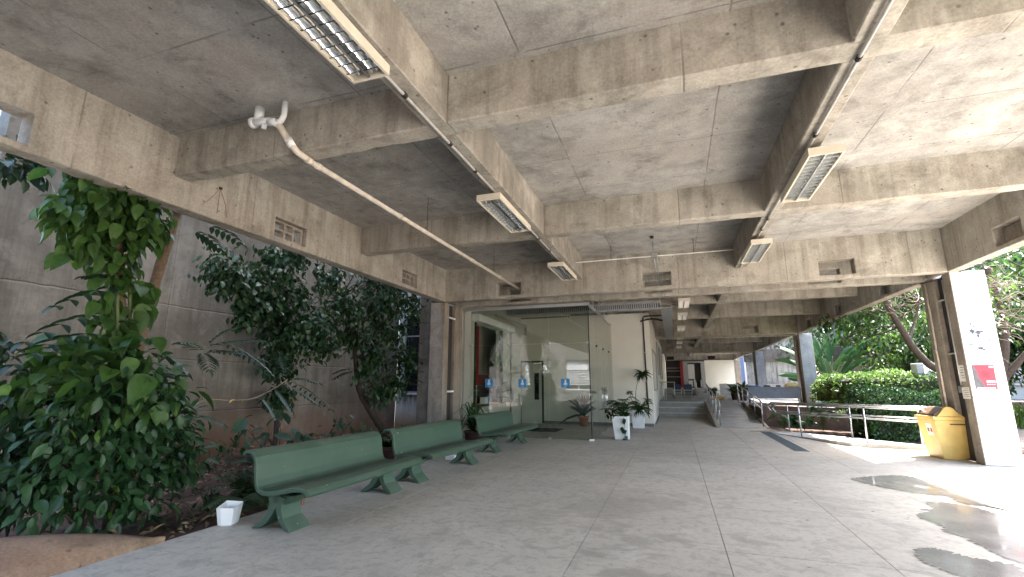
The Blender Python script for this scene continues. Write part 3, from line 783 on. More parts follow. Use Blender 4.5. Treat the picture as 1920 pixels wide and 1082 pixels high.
    # blue notices stuck on the front panes
    for x, lab in ((-5.52, 'blue square sticker on the glass in front of the red board'), (-4.42, 'blue square sticker on the glass in front of the lobby door'), (-3.08, 'blue square sticker on the glass near the lobby corner')):
        t = thing('safety_sticker', lab, 'sticker', (x, 13.932, 1.62), group='blue stickers on the glass')
        MB().box(-.13, 0, -.13, .13, .002, .13).build('sticker_sheet', 'blue_sticker', t)
        mm = MB(); y = -.0015
        mm.add([(math.cos(a)*.028, y, .055+math.sin(a)*.028) for a in [k*math.pi/6 for k in range(12)]], [tuple(range(12))])
        mm.box(-.05, y-.0005, -.02, .05, y, .012).box(-.018, y-.0005, -.03, .018, y, .025).box(-.055, y-.0005, -.055, .055, y, -.036)
        mm.box(-.035, y-.0005, .092, .035, y, .104).box(-.028, y-.0005, -.098, .028, y, -.088)
        mm.build('sticker_figure', 'sticker_white', t)
    o = MB().box(-5.35, 16.0, .004, -3.9, 17.2, .018).build('door_mat', 'mat_black', bevel=.005); tag(o, 'black door mat on the lobby floor', 'door mat')
    # strip lamp hanging inside
    t = thing('strip_light', 'long white strip light hanging inside the glass lobby', 'light fixture', (-4.5, 17.0, 4.08))
    MB().box(-.95, -.1, 0, .95, .1, .09).build('housing', 'cream_metal', t, bevel=.01)
    for x in [-.9+k*.1 for k in range(19)]: MB().box(x, -.09, -.05, x+.012, .09, -.002).build('louvre_blade', 'black_metal', t)
    for x in (-.7, .0, .7): MB().tube([(x, 0, .09), (x, 0, .9)], .008, 5).build('hanger_rod', 'galvanised', t)
    # air duct and trunking inside the lobby
    t = thing('wall_trunking', 'pale boxed trunking along the top of the hatch wall', 'trunking', (-6.0, 15.8, 3.7))
    wb(MB().box(-6.19, 14.05, 3.62, -5.95, 17.8, 3.86), 'box_run', 'white_plastic', t, bevel=.01)
    wb(MB().box(-5.6, 14.6, 3.82, -5.52, 18.0, 3.9).box(-5.6, 17.92, 3.5, -5.52, 18.0, 3.82), 'angle_bracket', 'galvanised', t)
build_lobby()

# perforated cable tray above the lobby, turning along the corridor
def build_tray():
    t = thing('cable_tray', 'grey perforated cable tray along the beam above the glass lobby, turning into the corridor', 'cable tray', (-.1, 15, 4.1))
    m = MB(); n = 76
    for i in range(n):
        x = -5.4+i*.067; m.box(x, 15.2, 3.96, x+.036, 15.24, 4.12)
    m.box(-5.4, 15.2, 3.92, -.28, 15.24, 3.957).box(-5.4, 15.2, 4.123, -.28, 15.24, 4.17).box(-5.4, 15.24, 3.92, -.28, 15.55, 3.94)
    o = wb(m, 'lobby_run', 'cable_tray_metal', t)
    wb(MB().box(-5.4, 15.26, 3.97, -.3, 15.5, 4.1), 'cable_bundle', 'ink', t)
    m = MB(); m.box(-.28, 15.2, 3.93, .06, 25.5, 3.95).box(-.28, 15.2, 3.952, -.262, 25.5, 4.09).box(.042, 15.2, 3.952, .06, 25.5, 4.09)
    wb(m, 'corridor_run', 'cable_tray_metal', t)
    for k in range(9): wb(MB().tube([(-.3, 16+k*1.1, 4.12), (-.3, 16+k*1.1, 4.9)], .012, 5), 'hanger_rod', 'galvanised', t)
    m = MB()
    for dy in (0, .13, .26): m.tube(bezier([(-1.15, 19.3, 4.05+dy*.1), (-.7, 19.0+dy, 4.12), (-.3, 18.9+dy, 4.03), (-.1, 18.8+dy, 3.99)], 4), .02, 5)
    wb(m, 'cable_loop', 'cable_black', t, smooth=True)
build_tray()
t = thing('wall_conduit', 'dark conduit down the pale lobby wall beside the tall planter', 'conduit', (-1.1, 19.3, .6))
wb(MB().tube([(-1.02, 19.31, .45), (-1.04, 19.31, 1.6), (-1.05, 19.31, 4.2), (-1.0, 19.31, 4.26), (-.2, 19.31, 4.27)], .028, 8), 'pipe', 'black_metal', t)
for z in (.6, 1.7, 2.8): wb(MB().box(-1.08, 19.28, z, -.98, 19.335, z+.04), 'clamp', 'galvanised', t)

# ------------------------------------------------------------------ corridor: wall, steps, ramp, landings, end wall
def build_corridor():
    w = thing('corridor_wall', 'long pale corridor wall with three barred windows', 'wall', (-.9, 30, 0)); w['kind'] = 'structure'
    Q = lambda u, z, q: (q, u, z)
    win = [(20.6, 1.32, 24.6, 3.05), (26.6, 2.1, 30.2, 3.9), (31.5, 1.9, 36.5, 3.9)]
    wb(plate_with_holes((19.555, 53), (-.1, 4.4), [(a, b, c, d) for a, b, c, d in win], -1.05, -.83, Q), 'wall_body', 'pale_wall', w, merge=True)
    for y0, z0, y1, z1 in win:
        fr = MB(); fr.box(-.90, y0, z0, -.80, y1, z0+.05).box(-.90, y0, z1-.05, -.80, y1, z1).box(-.90, y0, z0+.05, -.80, y0+.05, z1-.05).box(-.90, y1-.05, z0+.05, -.80, y1, z1-.05)
        f = wb(fr, 'window_frame', 'window_frame', w)
        k = int((y1-y0)/.7)
        for i in range(1, k+1):
            y = y0+(y1-y0)*i/(k+1); MB().box(-.88, y-.035, z0+.05, -.82, y+.035, z1-.05).build('window_mullion', 'white_paint', f)
        MB().box(-.965, y0+.05, z0+.05, -.955, y1-.05, z1-.05).build('pane', 'window_dark', f)
    wb(MB().box(-.829, 19.56, 0, -.815, 24.7, .11), 'skirting', 'mould_concrete', w)
    wb(MB().box(-1.05, 19.555, 4.401, -.86, 53, 4.98), 'wall_head', 'pillar_concrete', w)
    s = thing('lower_steps', 'three concrete steps climbing from the hall to the landing with blue chairs', 'steps', (.3, 24.8, 0)); s['kind'] = 'structure'
    for i in range(3):
        y = 24.8+i*.5; e = .5 if i < 2 else 2.0-.002
        o = wb(MB().box(-.825, y, -.1, 1.36, y+(.498 if i < 2 else 1.0), .235*(i+1)-.045), 'step', 'step_concrete', s)
        MB().box(-.825, y-.025, .235*(i+1)-.043, 1.36, y+(.47 if i < 2 else 1.0), .235*(i+1)).build('tread', 'kerb_concrete', o, bevel=.008)
    # landing
    l = thing('landing', 'raised concrete landing carrying the blue chairs and grey desk', 'floor', (3, 33, 0)); l['kind'] = 'structure'
    wb(MB().box(-.825, 26.8, -.1, 1.36, 41.0, .70), 'slab_body', 'step_concrete', l)
    wb(MB().box(1.362, 27.3, -.1, 3.138, 41.0, .699), 'slab_body', 'step_concrete', l)
    wb(MB().box(3.14, 25.6, -.3, 6.9, 53, .70), 'slab_body', 'step_concrete', l)
    r = thing('ramp', 'grey concrete ramp rising between two steel handrails', 'ramp', (2.3, 20, 0)); r['kind'] = 'structure'
    zr = lambda y: max(0.002, min(.698, (y-19.72)*.0922))
    wb(MB().extrude([(19.72, -.1), (27.298, -.1), (27.298, .698), (19.72, .003)], 'x', 1.50, 3.08), 'ramp_slab', 'step_concrete', r)
    wb(MB().extrude([(19.60, -.1), (27.29, -.1), (27.29, .74), (25.8, .74), (19.60, .012)], 'x', 1.37, 1.495), 'ramp_curb', 'pillar_concrete', r, bevel=.008)
    wb(MB().extrude([(19.9, -.3), (25.59, -.3), (25.59, .74), (19.9, .03)], 'x', 3.085, 3.20), 'ramp_curb', 'pillar_concrete', r, bevel=.008)
    s = thing('upper_steps', 'second short flight of steps behind the blue chairs', 'steps', (.3, 41, .7)); s['kind'] = 'structure'
    for i in range(3): wb(MB().box(-.825, 41.0+i*.35, .6, 1.5, 41.0+i*.35+(.35 if i < 2 else .7), .70+.175*(i+1)), 'step', 'step_concrete', s, bevel=.01)
    wb(MB().box(-.825, 42.4, .6, 3.138, 53, 1.22), 'step', 'step_concrete', s)
    wb(MB().extrude([(38.5, .68), (42.4, .68), (42.4, 1.2), (38.5, .705)], 'x', 1.51, 3.13), 'upper_ramp', 'step_concrete', s)
    # far end
    e = thing('end_wall', 'white end wall closing the corridor beside grey glass doors', 'wall', (3, 52.4, .7)); e['kind'] = 'structure'
    wb(MB().box(3.0, 52.2, .6, 5.75, 52.45, 3.98), 'wall_body', 'pale_wall', e)
    wb(MB().box(-.82, 52.80, .6, 6.0, 52.95, 5.1), 'rear_panel', 'dark_panel', e)
    wb(MB().box(.9, 52.2, 1.22, 1.35, 52.3, 3.9).box(2.62, 52.2, 1.22, 2.99, 52.3, 3.9).box(1.35, 52.2, 3.75, 2.62, 52.3, 3.9), 'door_frame', 'window_frame', e)
    wb(MB().box(1.37, 52.28, 2.1, 2.0, 52.3, 3.6), 'notice_panel', 'facade_white', e)
    wb(MB().box(1.37, 52.26, 1.35, 1.75, 52.28, 1.95).box(1.85, 52.26, 1.3, 2.0, 52.28, 2.0).box(2.5, 52.26, 1.3, 2.6, 52.28, 2.0), 'door_sheet', 'facade_white', e)
    wb(MB().box(.62, 52.1, 1.22, .88, 52.2, 3.9), 'red_door', 'red_paint', e)
    for z in (2.3, 2.9, 3.2): wb(MB().box(-.7, 52.3, z, .6, 52.45, z+.06), 'shelf', 'wood_top', e)
build_corridor()
# ------------------------------------------------------------------ handrails
def rail_run(name, label, pts, posts, group, low=.28, loop=None, dark=False):
    t = thing(name, label, 'handrail', posts[0] if posts else pts[0], group=group)
    wb(MB().tube(bezier(pts, 5) if len(pts) > 3 else pts, .024, 8), 'top_rail', 'steel_rail', t, smooth=True)
    p2 = [(x, y, z-low) for x, y, z in pts]
    wb(MB().tube(bezier(p2, 5) if len(pts) > 3 else p2, .02, 8), 'lower_rail', 'steel_rail', t, smooth=True)
    if loop is not None:
        e = Vector(loop); d = (Vector(pts[0])-Vector(pts[1])).normalized(); a = Vector(pts[0]); b = Vector(p2[0])
        arc = [a]+[a*(1-k/8)+b*(k/8)+d*(low*.5*math.sin(math.pi*k/8)) for k in range(1, 8)]+[b]
        wb(MB().tube(arc, .022, 8), 'end_loop', 'steel_rail', t, smooth=True)
    for (x, y, z) in posts:
        zt = None
        for p, q in zip(pts, pts[1:]):
            P, Q = Vector(p), Vector(q); L = (Q.xy-P.xy).length; k = (Vector((x, y))-P.xy).dot((Q.xy-P.xy))/(L*L)
            if -.05 <= k <= 1.05: zt = P.z+(Q.z-P.z)*k
        wb(MB().tube([(x, y, z), (x, y, zt if zt else z+.95)], .022, 8), 'post', 'steel_rail', t, smooth=True)
    return t
zr = lambda y: max(0., min(.7, (y-19.72)*.0922))
G = 'steel handrails of the ramp'
rail_run('handrail', 'steel handrail between the ramp and the three steps', [(1.55, 19.9, .93), (1.55, 23.5, zr(23.5)+.93), (1.55, 27.2, 1.63)], [(1.55, y, zr(y)) for y in (20.1, 21.6, 23.2, 24.8, 26.6)], G, loop=(0, 0, 0))
rail_run('handrail', 'steel handrail along the garden bed side of the ramp', [(3.03, 20.1, .95), (3.03, 23.5, zr(23.5)+.95), (3.03, 27.4, 1.65)], [(3.03, y, zr(y)) for y in (20.2, 21.9, 23.6, 25.3, 27.0)], G)
rail_run('handrail', 'far steel handrail beside the second flight of steps', [(1.55, 38.4, 1.62), (1.55, 42.4, 2.15), (1.55, 44, 2.15)], [(1.55, y, .7+max(0, min(.5, (y-38.4)*.125))) for y in (38.6, 39.8, 41, 42.3)], G)
rail_run('handrail', 'steel handrail looped at its end, running to the yellow bin', [(3.08, 17.75, .96), (4.66, 15.05, 1.0), (5.42, 13.72, 1.01)], [(3.56, 16.93, .02), (4.66, 15.05, .09)], G, loop=(0, 0, 0))
rail_run('handrail', 'rear steel handrail looped at its end, against the hedge', [(3.12, 18.85, .97), (4.72, 16.25, 1.02), (6.3, 13.95, 1.04)], [(3.50, 18.2, .01), (4.70, 16.28, .07), (5.76, 14.85, .09)], G, loop=(0, 0, 0))

# low concrete kerb under these rails
def kerb_z(x, y): return .012+.085*min(1, max(0, (x-3.3)/.75))
o = MB().prism([(3.0, 18.0), (3.6, 16.6), (4.05, 15.35), (4.28, 15.03), (5.85, 14.80), (6.28, 14.76), (6.28, 14.95), (5.86, 14.98), (4.85, 16.35), (3.6, 18.3), (3.15, 19.2)], -.12, kerb_z).build('kerb', 'kerb_concrete', bevel=.01)
tag(o, 'low pale concrete kerb ramp under the looped handrails', 'kerb', kind='structure')
# drain grate in the floor
t = thing('drain_grate', 'long grey drain grate set in the floor before the garden bed', 'drain', (2.82, 16.0, 0))
MB().box(-.17, -2.45, -.02, .17, 2.45, .0035).build('channel', 'grate_metal', t)
m = MB()
for k in range(98): m.box(-.155, -2.43+k*.05, .0036, .155, -2.43+k*.05+.03, .0065)
m.build('bars', 'grate_metal', t)['kind'] = 'stuff'
o = MB().box(2.35, 18.55, .001, 3.0, 18.63, .004).build('floor_joint_strip', 'dark_panel'); tag(o, 'thin dark joint strip across the foot of the ramp', 'joint strip')

puddle([(2.75, 9.94), (3.09, 10.3), (3.65, 10.62), (3.93, 10.48), (4.1, 10.08), (4.25, 9.56), (4.34, 8.89), (4.3, 8.34), (4.05, 7.9), (3.91, 8.35), (3.72, 8.38), (3.6, 8.49), (3.64, 8.94), (3.44, 8.93), (3.2, 9.1), (2.97, 9.34), (2.81, 9.68)], 'long rain puddle mirroring the yellow bin', 1)
puddle([(2.72, 7.54), (2.97, 7.80), (2.93, 7.91), (3.09, 7.97), (3.17, 8.34), (3.3, 8.49), (3.5, 8.42), (3.66, 8.27), (3.77, 7.84), (3.95, 7.38), (3.7, 6.62), (3.2, 5.8), (2.85, 6.02), (2.81, 6.31), (2.8, 6.66), (2.74, 6.83), (2.8, 7.13), (2.76, 7.3)], 'ragged rain puddle crossed by a floor joint', 2)
puddle([(2.06, 5.85), (2.18, 6.07), (2.31, 6.15), (2.43, 6.13), (2.45, 6.01), (2.62, 5.92), (2.8, 5.78), (2.57, 5.34), (2.23, 5.36), (2.11, 5.5), (2.05, 5.7)], 'small rain puddle closest to the middle of the hall', 3)
# ------------------------------------------------------------------ ceiling lamps
def build_lamp(name, label, loc, L=1.55, Wd=.37, H=.085, refl='reflector', blades='reflector'):
    t = thing(name, label, 'light fixture', loc, group='louvred ceiling lamps')
    hw, hl = Wd/2, L/2
    m = MB()
    m.box(-hw, -hl, .0, -hw+.022, hl, H).box(hw-.022, -hl, 0, hw, hl, H).box(-hw+.022, -hl, 0, hw-.022, -hl+.022, H).box(-hw+.022, hl-.022, 0, hw-.022, hl, H).box(-hw, -hl, H+.0005, hw, hl, H+.012)
    m.build('housing', 'cream_metal', t)
    for sx in (-1, 1):                           # one curved reflector trough per tube
        c = sx*hw/2; prof = []
        for k in range(9):
            a = math.pi*(k/8); prof.append((c-math.cos(a)*(hw/2-.016), .012+math.sin(a)*(H-.016)))
        m = MB(); m.sheet([[(x, y, z) for x, z in prof] for y in (-hl+.023, hl-.023)]); m.build('reflector', refl, t, smooth=True)
        MB().tube([(c, -hl+.05, .05), (c, hl-.05, .05)], .013, 8).build('lamp_tube', 'tube_white', t, smooth=True)
    MB().box(-.006, -hl+.023, .001, .006, hl-.023, .05).build('centre_strip', 'aluminium', t)
    blade = MB()
    for sx in (-1, 1):
        c = sx*hw/2; w = hw/2-.017
        blade.add([(c-w, -.006, .003), (c+w, -.006, .003), (c+w, .0, .042), (c-w, .0, .042), (c-w, .006, .003), (c+w, .006, .003)], [(0, 1, 2, 3), (3, 2, 5, 4), (0, 4, 5, 1)])
    me = blade.mesh('louvre_blade', blades)
    for k in range(13): link('louvre_blade', me, t, Matrix.Translation((0, -hl+.02+(L-.04)*(k+1)/14, 0)))
    return t
lamp0 = build_lamp('ceiling_lamp', 'largest louvred ceiling lamp, above the first bench', (-2.36, 2.29, 4.22))
lampw = lampc = None  # copies whitened to look bright; none of these lamps emits
def lamp(loc, label, white=False):
    global lampw, lampc
    if white == 'hall' and lampw is None: lampw = build_lamp('ceiling_lamp', label, loc, refl='reflector_white', blades='galvanised'); return lampw
    if white == 'corridor' and lampc is None: lampc = build_lamp('ceiling_lamp', label, loc, refl='reflector_white', blades='reflector_white'); return lampc
    o = copy_tree({'hall': lampw, 'corridor': lampc}.get(white) or lamp0); o.location = loc; o['label'] = label; return o
lamp((-2.40, 6.72, 4.22), 'louvred ceiling lamp on the middle conduit, between the two cross beams')
lamp((-2.40, 10.85, 4.22), 'small louvred ceiling lamp in front of the lobby, greenish reflection')
lamp((1.84, 6.68, 4.22), 'bright louvred ceiling lamp beside the sunlit ceiling cell', 'hall')
lamp((1.74, 10.40, 4.22), 'bright louvred lamp at the end of the conduit beside the holed beam', 'hall')
for y, lab in ((16.6, 'first bright lamp of the corridor row, next to the cable tray'), (19.9, 'second bright lamp of the corridor row'), (24.3, 'third bright lamp of the corridor row'), (29.2, 'fourth corridor lamp, beyond the second joint beam'), (32.8, 'fifth corridor lamp above the blue chairs'), (36.6, 'sixth corridor lamp in the far ceiling bay'), (42.5, 'last corridor lamp of the row before the end doors')):
    lamp((.46, y, 4.22), lab, 'corridor')
lamp((.95, 44.4, 4.22), 'tilted far lamp with rusty orange housing')['label'] = 'single far lamp set apart from the corridor row'
# conduits feeding them
def conduit(x, y0, y1, label, clamps, z=4.372, r=.017):
    t = thing('ceiling_conduit', label, 'conduit', (x, y0, z), group='ceiling conduits')
    pp = wb(MB().tube([(x, y0, z), (x, y1, z)], r, 8), 'pipe', 'conduit_metal', t, smooth=True)
    for y in clamps: MB().tube([(x, y-.025, z), (x, y+.025, z)], r+.009, 8).box(x-.012, y-.02, z+.01, x+.012, y+.02, 4.4).build('clamp', 'black_metal', pp)
conduit(-2.33, -11, 12.3, 'pale conduit under the long beam with three lamps', (3.55, 4.55, 5.3, 8.4, 9.3))
conduit(1.69, -11, 12.3, 'pale conduit under the long beam beside the bright ceiling cell', (1.2, 4.35, 5.7, 8.6, 9.2))
t = thing('hanging_conduit', 'thin conduit hung on rods between the two lamp rows, dropping to a beam opening', 'conduit', (-.5, 11.4, 4.6))
wb(MB().tube([(-2.3, 10.95, 4.36), (-2.28, 11.05, 4.55), (-2.2, 11.4, 4.62), (1.6, 11.4, 4.62)], .014, 7), 'pipe', 'conduit_metal', t, smooth=True)
for x in (-1.3, .62): wb(MB().tube([(x, 11.4, 4.63), (x, 11.4, 4.98)], .006, 5), 'hanger_rod', 'black_metal', t)
wb(MB().box(-.33, 11.34, 4.57, -.2, 11.46, 4.68), 'junction_box', 'galvanised', t, bevel=.01)
wb(MB().tube([(-.3, 11.4, 4.98), (-.28, 11.4, 4.6), (-.27, 12.0, 4.4), (-.27, 12.38, 4.15)], .013, 6).tube([(-.22, 11.4, 4.6), (-.2, 12.0, 4.45), (-.25, 12.42, 4.2)], .01, 6), 'drop_pipe', 'galvanised', t, smooth=True)
wb(MB().box(-.33, 10.9, 4.93, -.25, 10.98, 4.98), 'ceiling_hook', 'black_metal', t)
# drain pipe
def drain_pipe():
    t = thing('drain_pipe', 'stained plastic drain pipe slung from a ceiling outlet to the beam opening', 'pipe', (-3.9, 7, 4.4))
    pts = [(-4.45, 3.98, 4.74), (-4.38, 4.0, 4.70), (-4.22, 4.03, 4.45), (-4.17, 4.12, 4.36), (-4.15, 4.3, 4.33), (-4.11, 8.0, 4.30), (-4.06, 12.5, 4.27)]
    wb(MB().tube(pts[:5], .04, 12), 'elbow_run', 'pvc_pipe', t, smooth=True)
    pp = wb(MB().tube(pts[4:], .036, 12), 'pipe', 'pvc_pipe', t, smooth=True)
    def on(y): k = (y-4.3)/8.2; return (-4.15+.09*k, y, 4.33-.06*k)
    for y in (4.25, 4.42, 6.3, 9.2, 10.9): MB().tube([on(y), on(y+.08)], .045, 12).build('pipe_collar', 'pvc_pipe', pp, smooth=True)
    wb(MB().tube([(-4.24, 4.02, 4.5), (-4.2, 4.06, 4.41)], .048, 12), 'pipe_collar', 'white_plastic', t, smooth=True)
    wb(MB().tube([(-4.70, 3.98, 4.98), (-4.70, 3.98, 4.82)], .055, 12).tube([(-4.76, 3.98, 4.79), (-4.5, 3.98, 4.76)], .05, 12).tube([(-4.80, 3.98, 4.79), (-4.75, 3.98, 4.79)], .068, 12).tube([(-4.6, 3.98, 4.77), (-4.6, 3.98, 4.68)], .03, 8), 'outlet_tee', 'white_plastic', t, smooth=True)
    wb(MB().tube([(-4.30, 3.98, 4.98), (-4.30, 3.98, 4.80), (-4.33, 3.98, 4.74), (-4.42, 3.98, 4.72)], .035, 10), 'side_branch', 'white_plastic', t, smooth=True)
    wb(MB().tube([(-4.52, 3.98, 4.75), (-4.44, 3.98, 4.74), (-4.39, 4.0, 4.71)], .05, 12), 'bend', 'white_plastic', t, smooth=True)
    for y in (7.2, 10.6): wb(MB().tube([(-4.10, y, 4.33), (-4.10, y, 4.98)], .005, 4), 'hanger_wire', 'black_metal', t)
drain_pipe()
t = thing('hanging_wires', 'three thin dark wires hanging from a nail in the edge beam', 'wires', (-6.34, 4.75, 4.4))
wb(MB().tube([(-6.345, 4.86, 4.50), (-6.345, 4.70, 4.25), (-6.345, 4.6, 4.13)], .003, 4).tube([(-6.345, 4.86, 4.5), (-6.345, 4.86, 4.1)], .003, 4).tube([(-6.345, 4.86, 4.5), (-6.345, 4.98, 4.28), (-6.345, 5.02, 4.1)], .003, 4), 'wire', 'rust', t)
wb(MB().box(-6.35, 4.84, 4.49, -6.325, 4.88, 4.52), 'nail', 'black_metal', t)
t = thing('edge_pipe', 'thin pipe clipped along the outer edge of the roof above the bin', 'pipe', (6.03, 8, 4.05))
wb(MB().tube([(6.03, -1, 4.03), (6.03, 12.4, 4.03)], .017, 6), 'pipe', 'conduit_metal', t, smooth=True)
wb(MB().tube(bezier([(6.05, 9.5, 4.0), (6.05, 11.2, 3.97), (6.0, 12.4, 3.99), (5.8, 13.1, 3.94), (5.7, 13.5, 3.95)], 6), .012, 5), 'cable', 'cable_black', t, smooth=True)
for y in (10.2, 11.5): wb(MB().box(6.0, y, 3.99, 6.06, y+.08, 4.06), 'clip', 'black_metal', t)

# ------------------------------------------------------------------ benches
def build_bench():
    t = thing('bench', 'green concrete bench', 'bench', (0, 0, 0), group='green concrete benches')
    prof = [(-.075, .775), (-.05, .80), (-.01, .808), (.035, .795), (.07, .755), (.09, .69), (.10, .60), (.112, .52), (.14, .44), (.19, .39)]
    seat = [(.19, .39), (.26, .372), (.35, .372), (.46, .388), (.57, .413), (.68, .436), (.77, .442), (.84, .428), (.88, .39)]
    def shell(name, pr, th, y0, y1):
        P = [Vector((x, z)) for x, z in pr]; off = []
        for i, p in enumerate(P):
            d = (P[min(i+1, len(P)-1)]-P[max(i-1, 0)]).normalized(); off.append(p+Vector((d.y, -d.x))*(-th))
        m = MB(); m.extrude([(p.x, p.y) for p in P]+[(p.x, p.y) for p in reversed(off)], 'y', y0, y1)
        o = m.build(name, 'bench', t, bevel=.012, merge=True, segs=2); return o
    shell('backrest', prof, -.045 if False else .045, 0, 2.42)
    shell('seat', seat, .055, 0, 2.42)
    for y0 in (.12, 2.06):                       # flared pedestal feet
        w = .26
        for name, path in (('front_foot', [(.40, .355), (.385, .28), (.40, .20), (.45, .11), (.53, .045), (.60, .0)]), ('rear_foot', [(.30, .355), (.305, .27), (.28, .18), (.22, .09), (.14, .035), (.06, .0)])):
            P = [Vector(p) for p in path]; th = [.15, .11, .08, .07, .06, .035]
            a = []; b = []
            for i, p in enumerate(P):
                d = (P[min(i+1, 5)]-P[max(i-1, 0)]).normalized(); nn = Vector((-d.y, d.x)); a.append(p+nn*th[i]/2); b.append(p-nn*th[i]/2)
            b[-1].y = a[-1].y = 0.001
            rows = []
            for i in range(6):
                e = w/2*(1.0 if i < 2 else 1.0+.06*(i-1)); yc = y0+w/2
                rows.append((a[i], b[i], yc-e, yc+e))
            m = MB(); v = []; f = []
            for (p, q, ya, yb) in rows: v += [(p.x, ya, p.y), (p.x, yb, p.y), (q.x, yb, q.y), (q.x, ya, q.y)]
            for i in range(5):
                for k in range(4): f.append((i*4+k, i*4+(k+1) % 4, i*4+4+(k+1) % 4, i*4+4+k))
            f += [(3, 2, 1, 0), (20, 21, 22, 23)]
            m.add(v, f); m.build(name, 'bench', t, bevel=.01, merge=True, segs=2)
        # rounded gusset pocket under the seat
        m = MB(); m.extrude([(.20, .35), (.25, .27), (.38, .24), (.52, .28), (.60, .37)], 'y', y0+.03, y0+w-.03); m.build('gusset', 'bench', t, bevel=.012, merge=True, segs=2)
    return t
b1 = build_bench(); b1.location = (-4.685, 4.36, 0); b1.rotation_euler = (0, 0, RAD(-.6)); b1['label'] = 'green concrete bench beside the white broken tub, first of three'
b2 = copy_tree(b1); b2.location = (-4.66, 7.12, 0); b2.rotation_euler = (0, 0, RAD(-3.0)); b2['label'] = 'green concrete bench in the middle of the row of three'
b3 = copy_tree(b1); b3.location = (-4.66, 10.72, 0); b3.rotation_euler = (0, 0, RAD(-1.5)); b3['label'] = 'green concrete bench next to the glass lobby, last of three'
for (x, y, s, lab) in ((-3.9, 4.3, 1, 'thin wire loop hanging under the end of the first bench'),):
    o = MB().tube(bezier([(x+.02, y+.06, .395), (x+.05, y+.03, .36), (x+.08, y+.0, .34), (x+.075, y+.03, .35), (x+.02, y+.1, .39)], 4), .004, 5).build('wire_loop', 'rust'); tag(o, lab, 'wire')

# ------------------------------------------------------------------ small things near the benches
t = thing('broken_tub', 'white broken square plastic tub standing at the edge of the planting', 'tub', (-5.0, 4.47, 0), .35); t.scale = (.78, .78, .8)
v = []; prof = [(.085, .0), (.10, .02), (.125, .24)]
m = MB()
def sq(h, z, cut=0.): return [(-h, -h, z), (-h*.4, -h*1.18, z+cut*.2), (h, -h, z), (h*1.1, 0, z+cut*.5), (h, h, z+cut*.8), (-h, h, z+cut)]
R = [sq(.085, 0), sq(.10, .02), sq(.13, .25, .05)]; RI = [sq(.122, .245, .05), sq(.092, .03)]
A = R+RI; v = [p for r in A for p in r]; f = []
for i in range(len(A)-1):
    for k in range(6): f.append((i*6+k, i*6+(k+1) % 6, i*6+6+(k+1) % 6, i*6+6+k))
f += [tuple(range(5, -1, -1)), tuple(24+k for k in range(6))]
m.add(v, f).build('tub_body', 'white_plastic', t, bevel=.004)
MB().box(-.11, -.09, .035, .06, .08, .06).build('tub_soil', 'soil', t)
o = MB().box(-4.76, 9.5, 0, -4.55, 9.75, .10).build('white_block', 'white_plastic', bevel=.012); tag(o, 'small white block on the floor under the middle bench', 'block')

def pot(t, prof, mat, n=18): return MB().lathe(prof, n=n).build('pot_body', mat, t, smooth=True)
t = thing('potted_plant', 'dark round pot with low leafy plant in the gap between two benches', 'potted plant', (-5.25, 8.0, .12))
pot(t, [(.13, 0), (.22, .26), (.245, .26), (.25, .32), (.22, .32), (.20, .25)], 'dark_pot')
m = MB().box(-.28, -.3, -.2, .3, .3, -.002); m.build('plinth', 'mould_concrete', t)
lv = [leaf_matrix(t.location+Vector((rnd.uniform(-.12, .12), rnd.uniform(-.12, .12), .30)), Vector((math.cos(a), math.sin(a), rnd.uniform(.1, 1.2))), rnd.uniform(.15, .32), rnd.uniform(.05, .09)) for a in [rnd.uniform(0, 6.28) for _ in range(80)]]
leaves(t, lv, 'ellipse', 'leaf_pot', 30)
# strappy spider plant behind the last bench
t = thing('potted_plant', 'strappy arching plant in a pot behind the last bench', 'potted plant', (-5.1, 11.7, .05))
pot(t, [(.15, 0), (.2, .3), (.22, .3), (.22, .35), (.19, .35), (.17, .28)], 'dark_pot')
m = MB()
for k in range(52):
    a = rnd.uniform(0, 6.28); L = rnd.uniform(.55, 1.0); h = rnd.uniform(.15, .75); w = rnd.uniform(.018, .03)
    rows = []
    for i in range(8):
        s = i/7; r = L*.72*s**1.1; z = .32+h*math.sin(min(1, s*1.25)*math.pi*.62)*1.05-(.55*L*max(0, s-.5)**1.5)
        c = Vector((math.cos(a)*r, math.sin(a)*r, z)); sd = Vector((-math.sin(a), math.cos(a), 0))*w*(1-s**3)
        rows.append([tuple(c-sd+Vector((0, 0, .008))), tuple(c), tuple(c+sd+Vector((0, 0, .008)))])
    m.sheet(rows)
m.build('foliage', 'leaf_pot', t, smooth=True)['kind'] = 'stuff'

# tall white planters by the glass
def white_planter(loc, lab, rz, tilt=0.):
    t = thing('white_planter', lab, 'potted plant', loc, rz, group='tall white planters')
    m = MB(); a, b, h = .195, .24, .66
    R = [[(-a, -a, 0), (a, -a, 0), (a, a, 0), (-a, a, 0)], [(-b+tilt, -b, h), (b+tilt, -b, h), (b+tilt, b, h), (-b+tilt, b, h)], [(-b+.025+tilt, -b+.025, h), (b-.025+tilt, -b+.025, h), (b-.025+tilt, b-.025, h), (-b+.025+tilt, b-.025, h)], [(-a, -a, h-.08), (a, -a, h-.08), (a, a, h-.08), (-a, a, h-.08)]]
    v = [p for r in R for p in r]; f = []
    for i in range(3):
        for k in range(4): f.append((i*4+k, i*4+(k+1) % 4, i*4+4+(k+1) % 4, i*4+4+k))
    f += [(3, 2, 1, 0), (12, 13, 14, 15)]
    m.add(v, f).build('pot_body', 'white_pot', t, bevel=.008)
    return t
def loc_leaves(t, mats, kind, mat, single=0):    # mats in the thing's own space
    inv = []
    for q in mats: q = q.copy(); q.translation = q.translation+t.location; inv.append(q)
    leaves(t, inv, kind, mat, single)
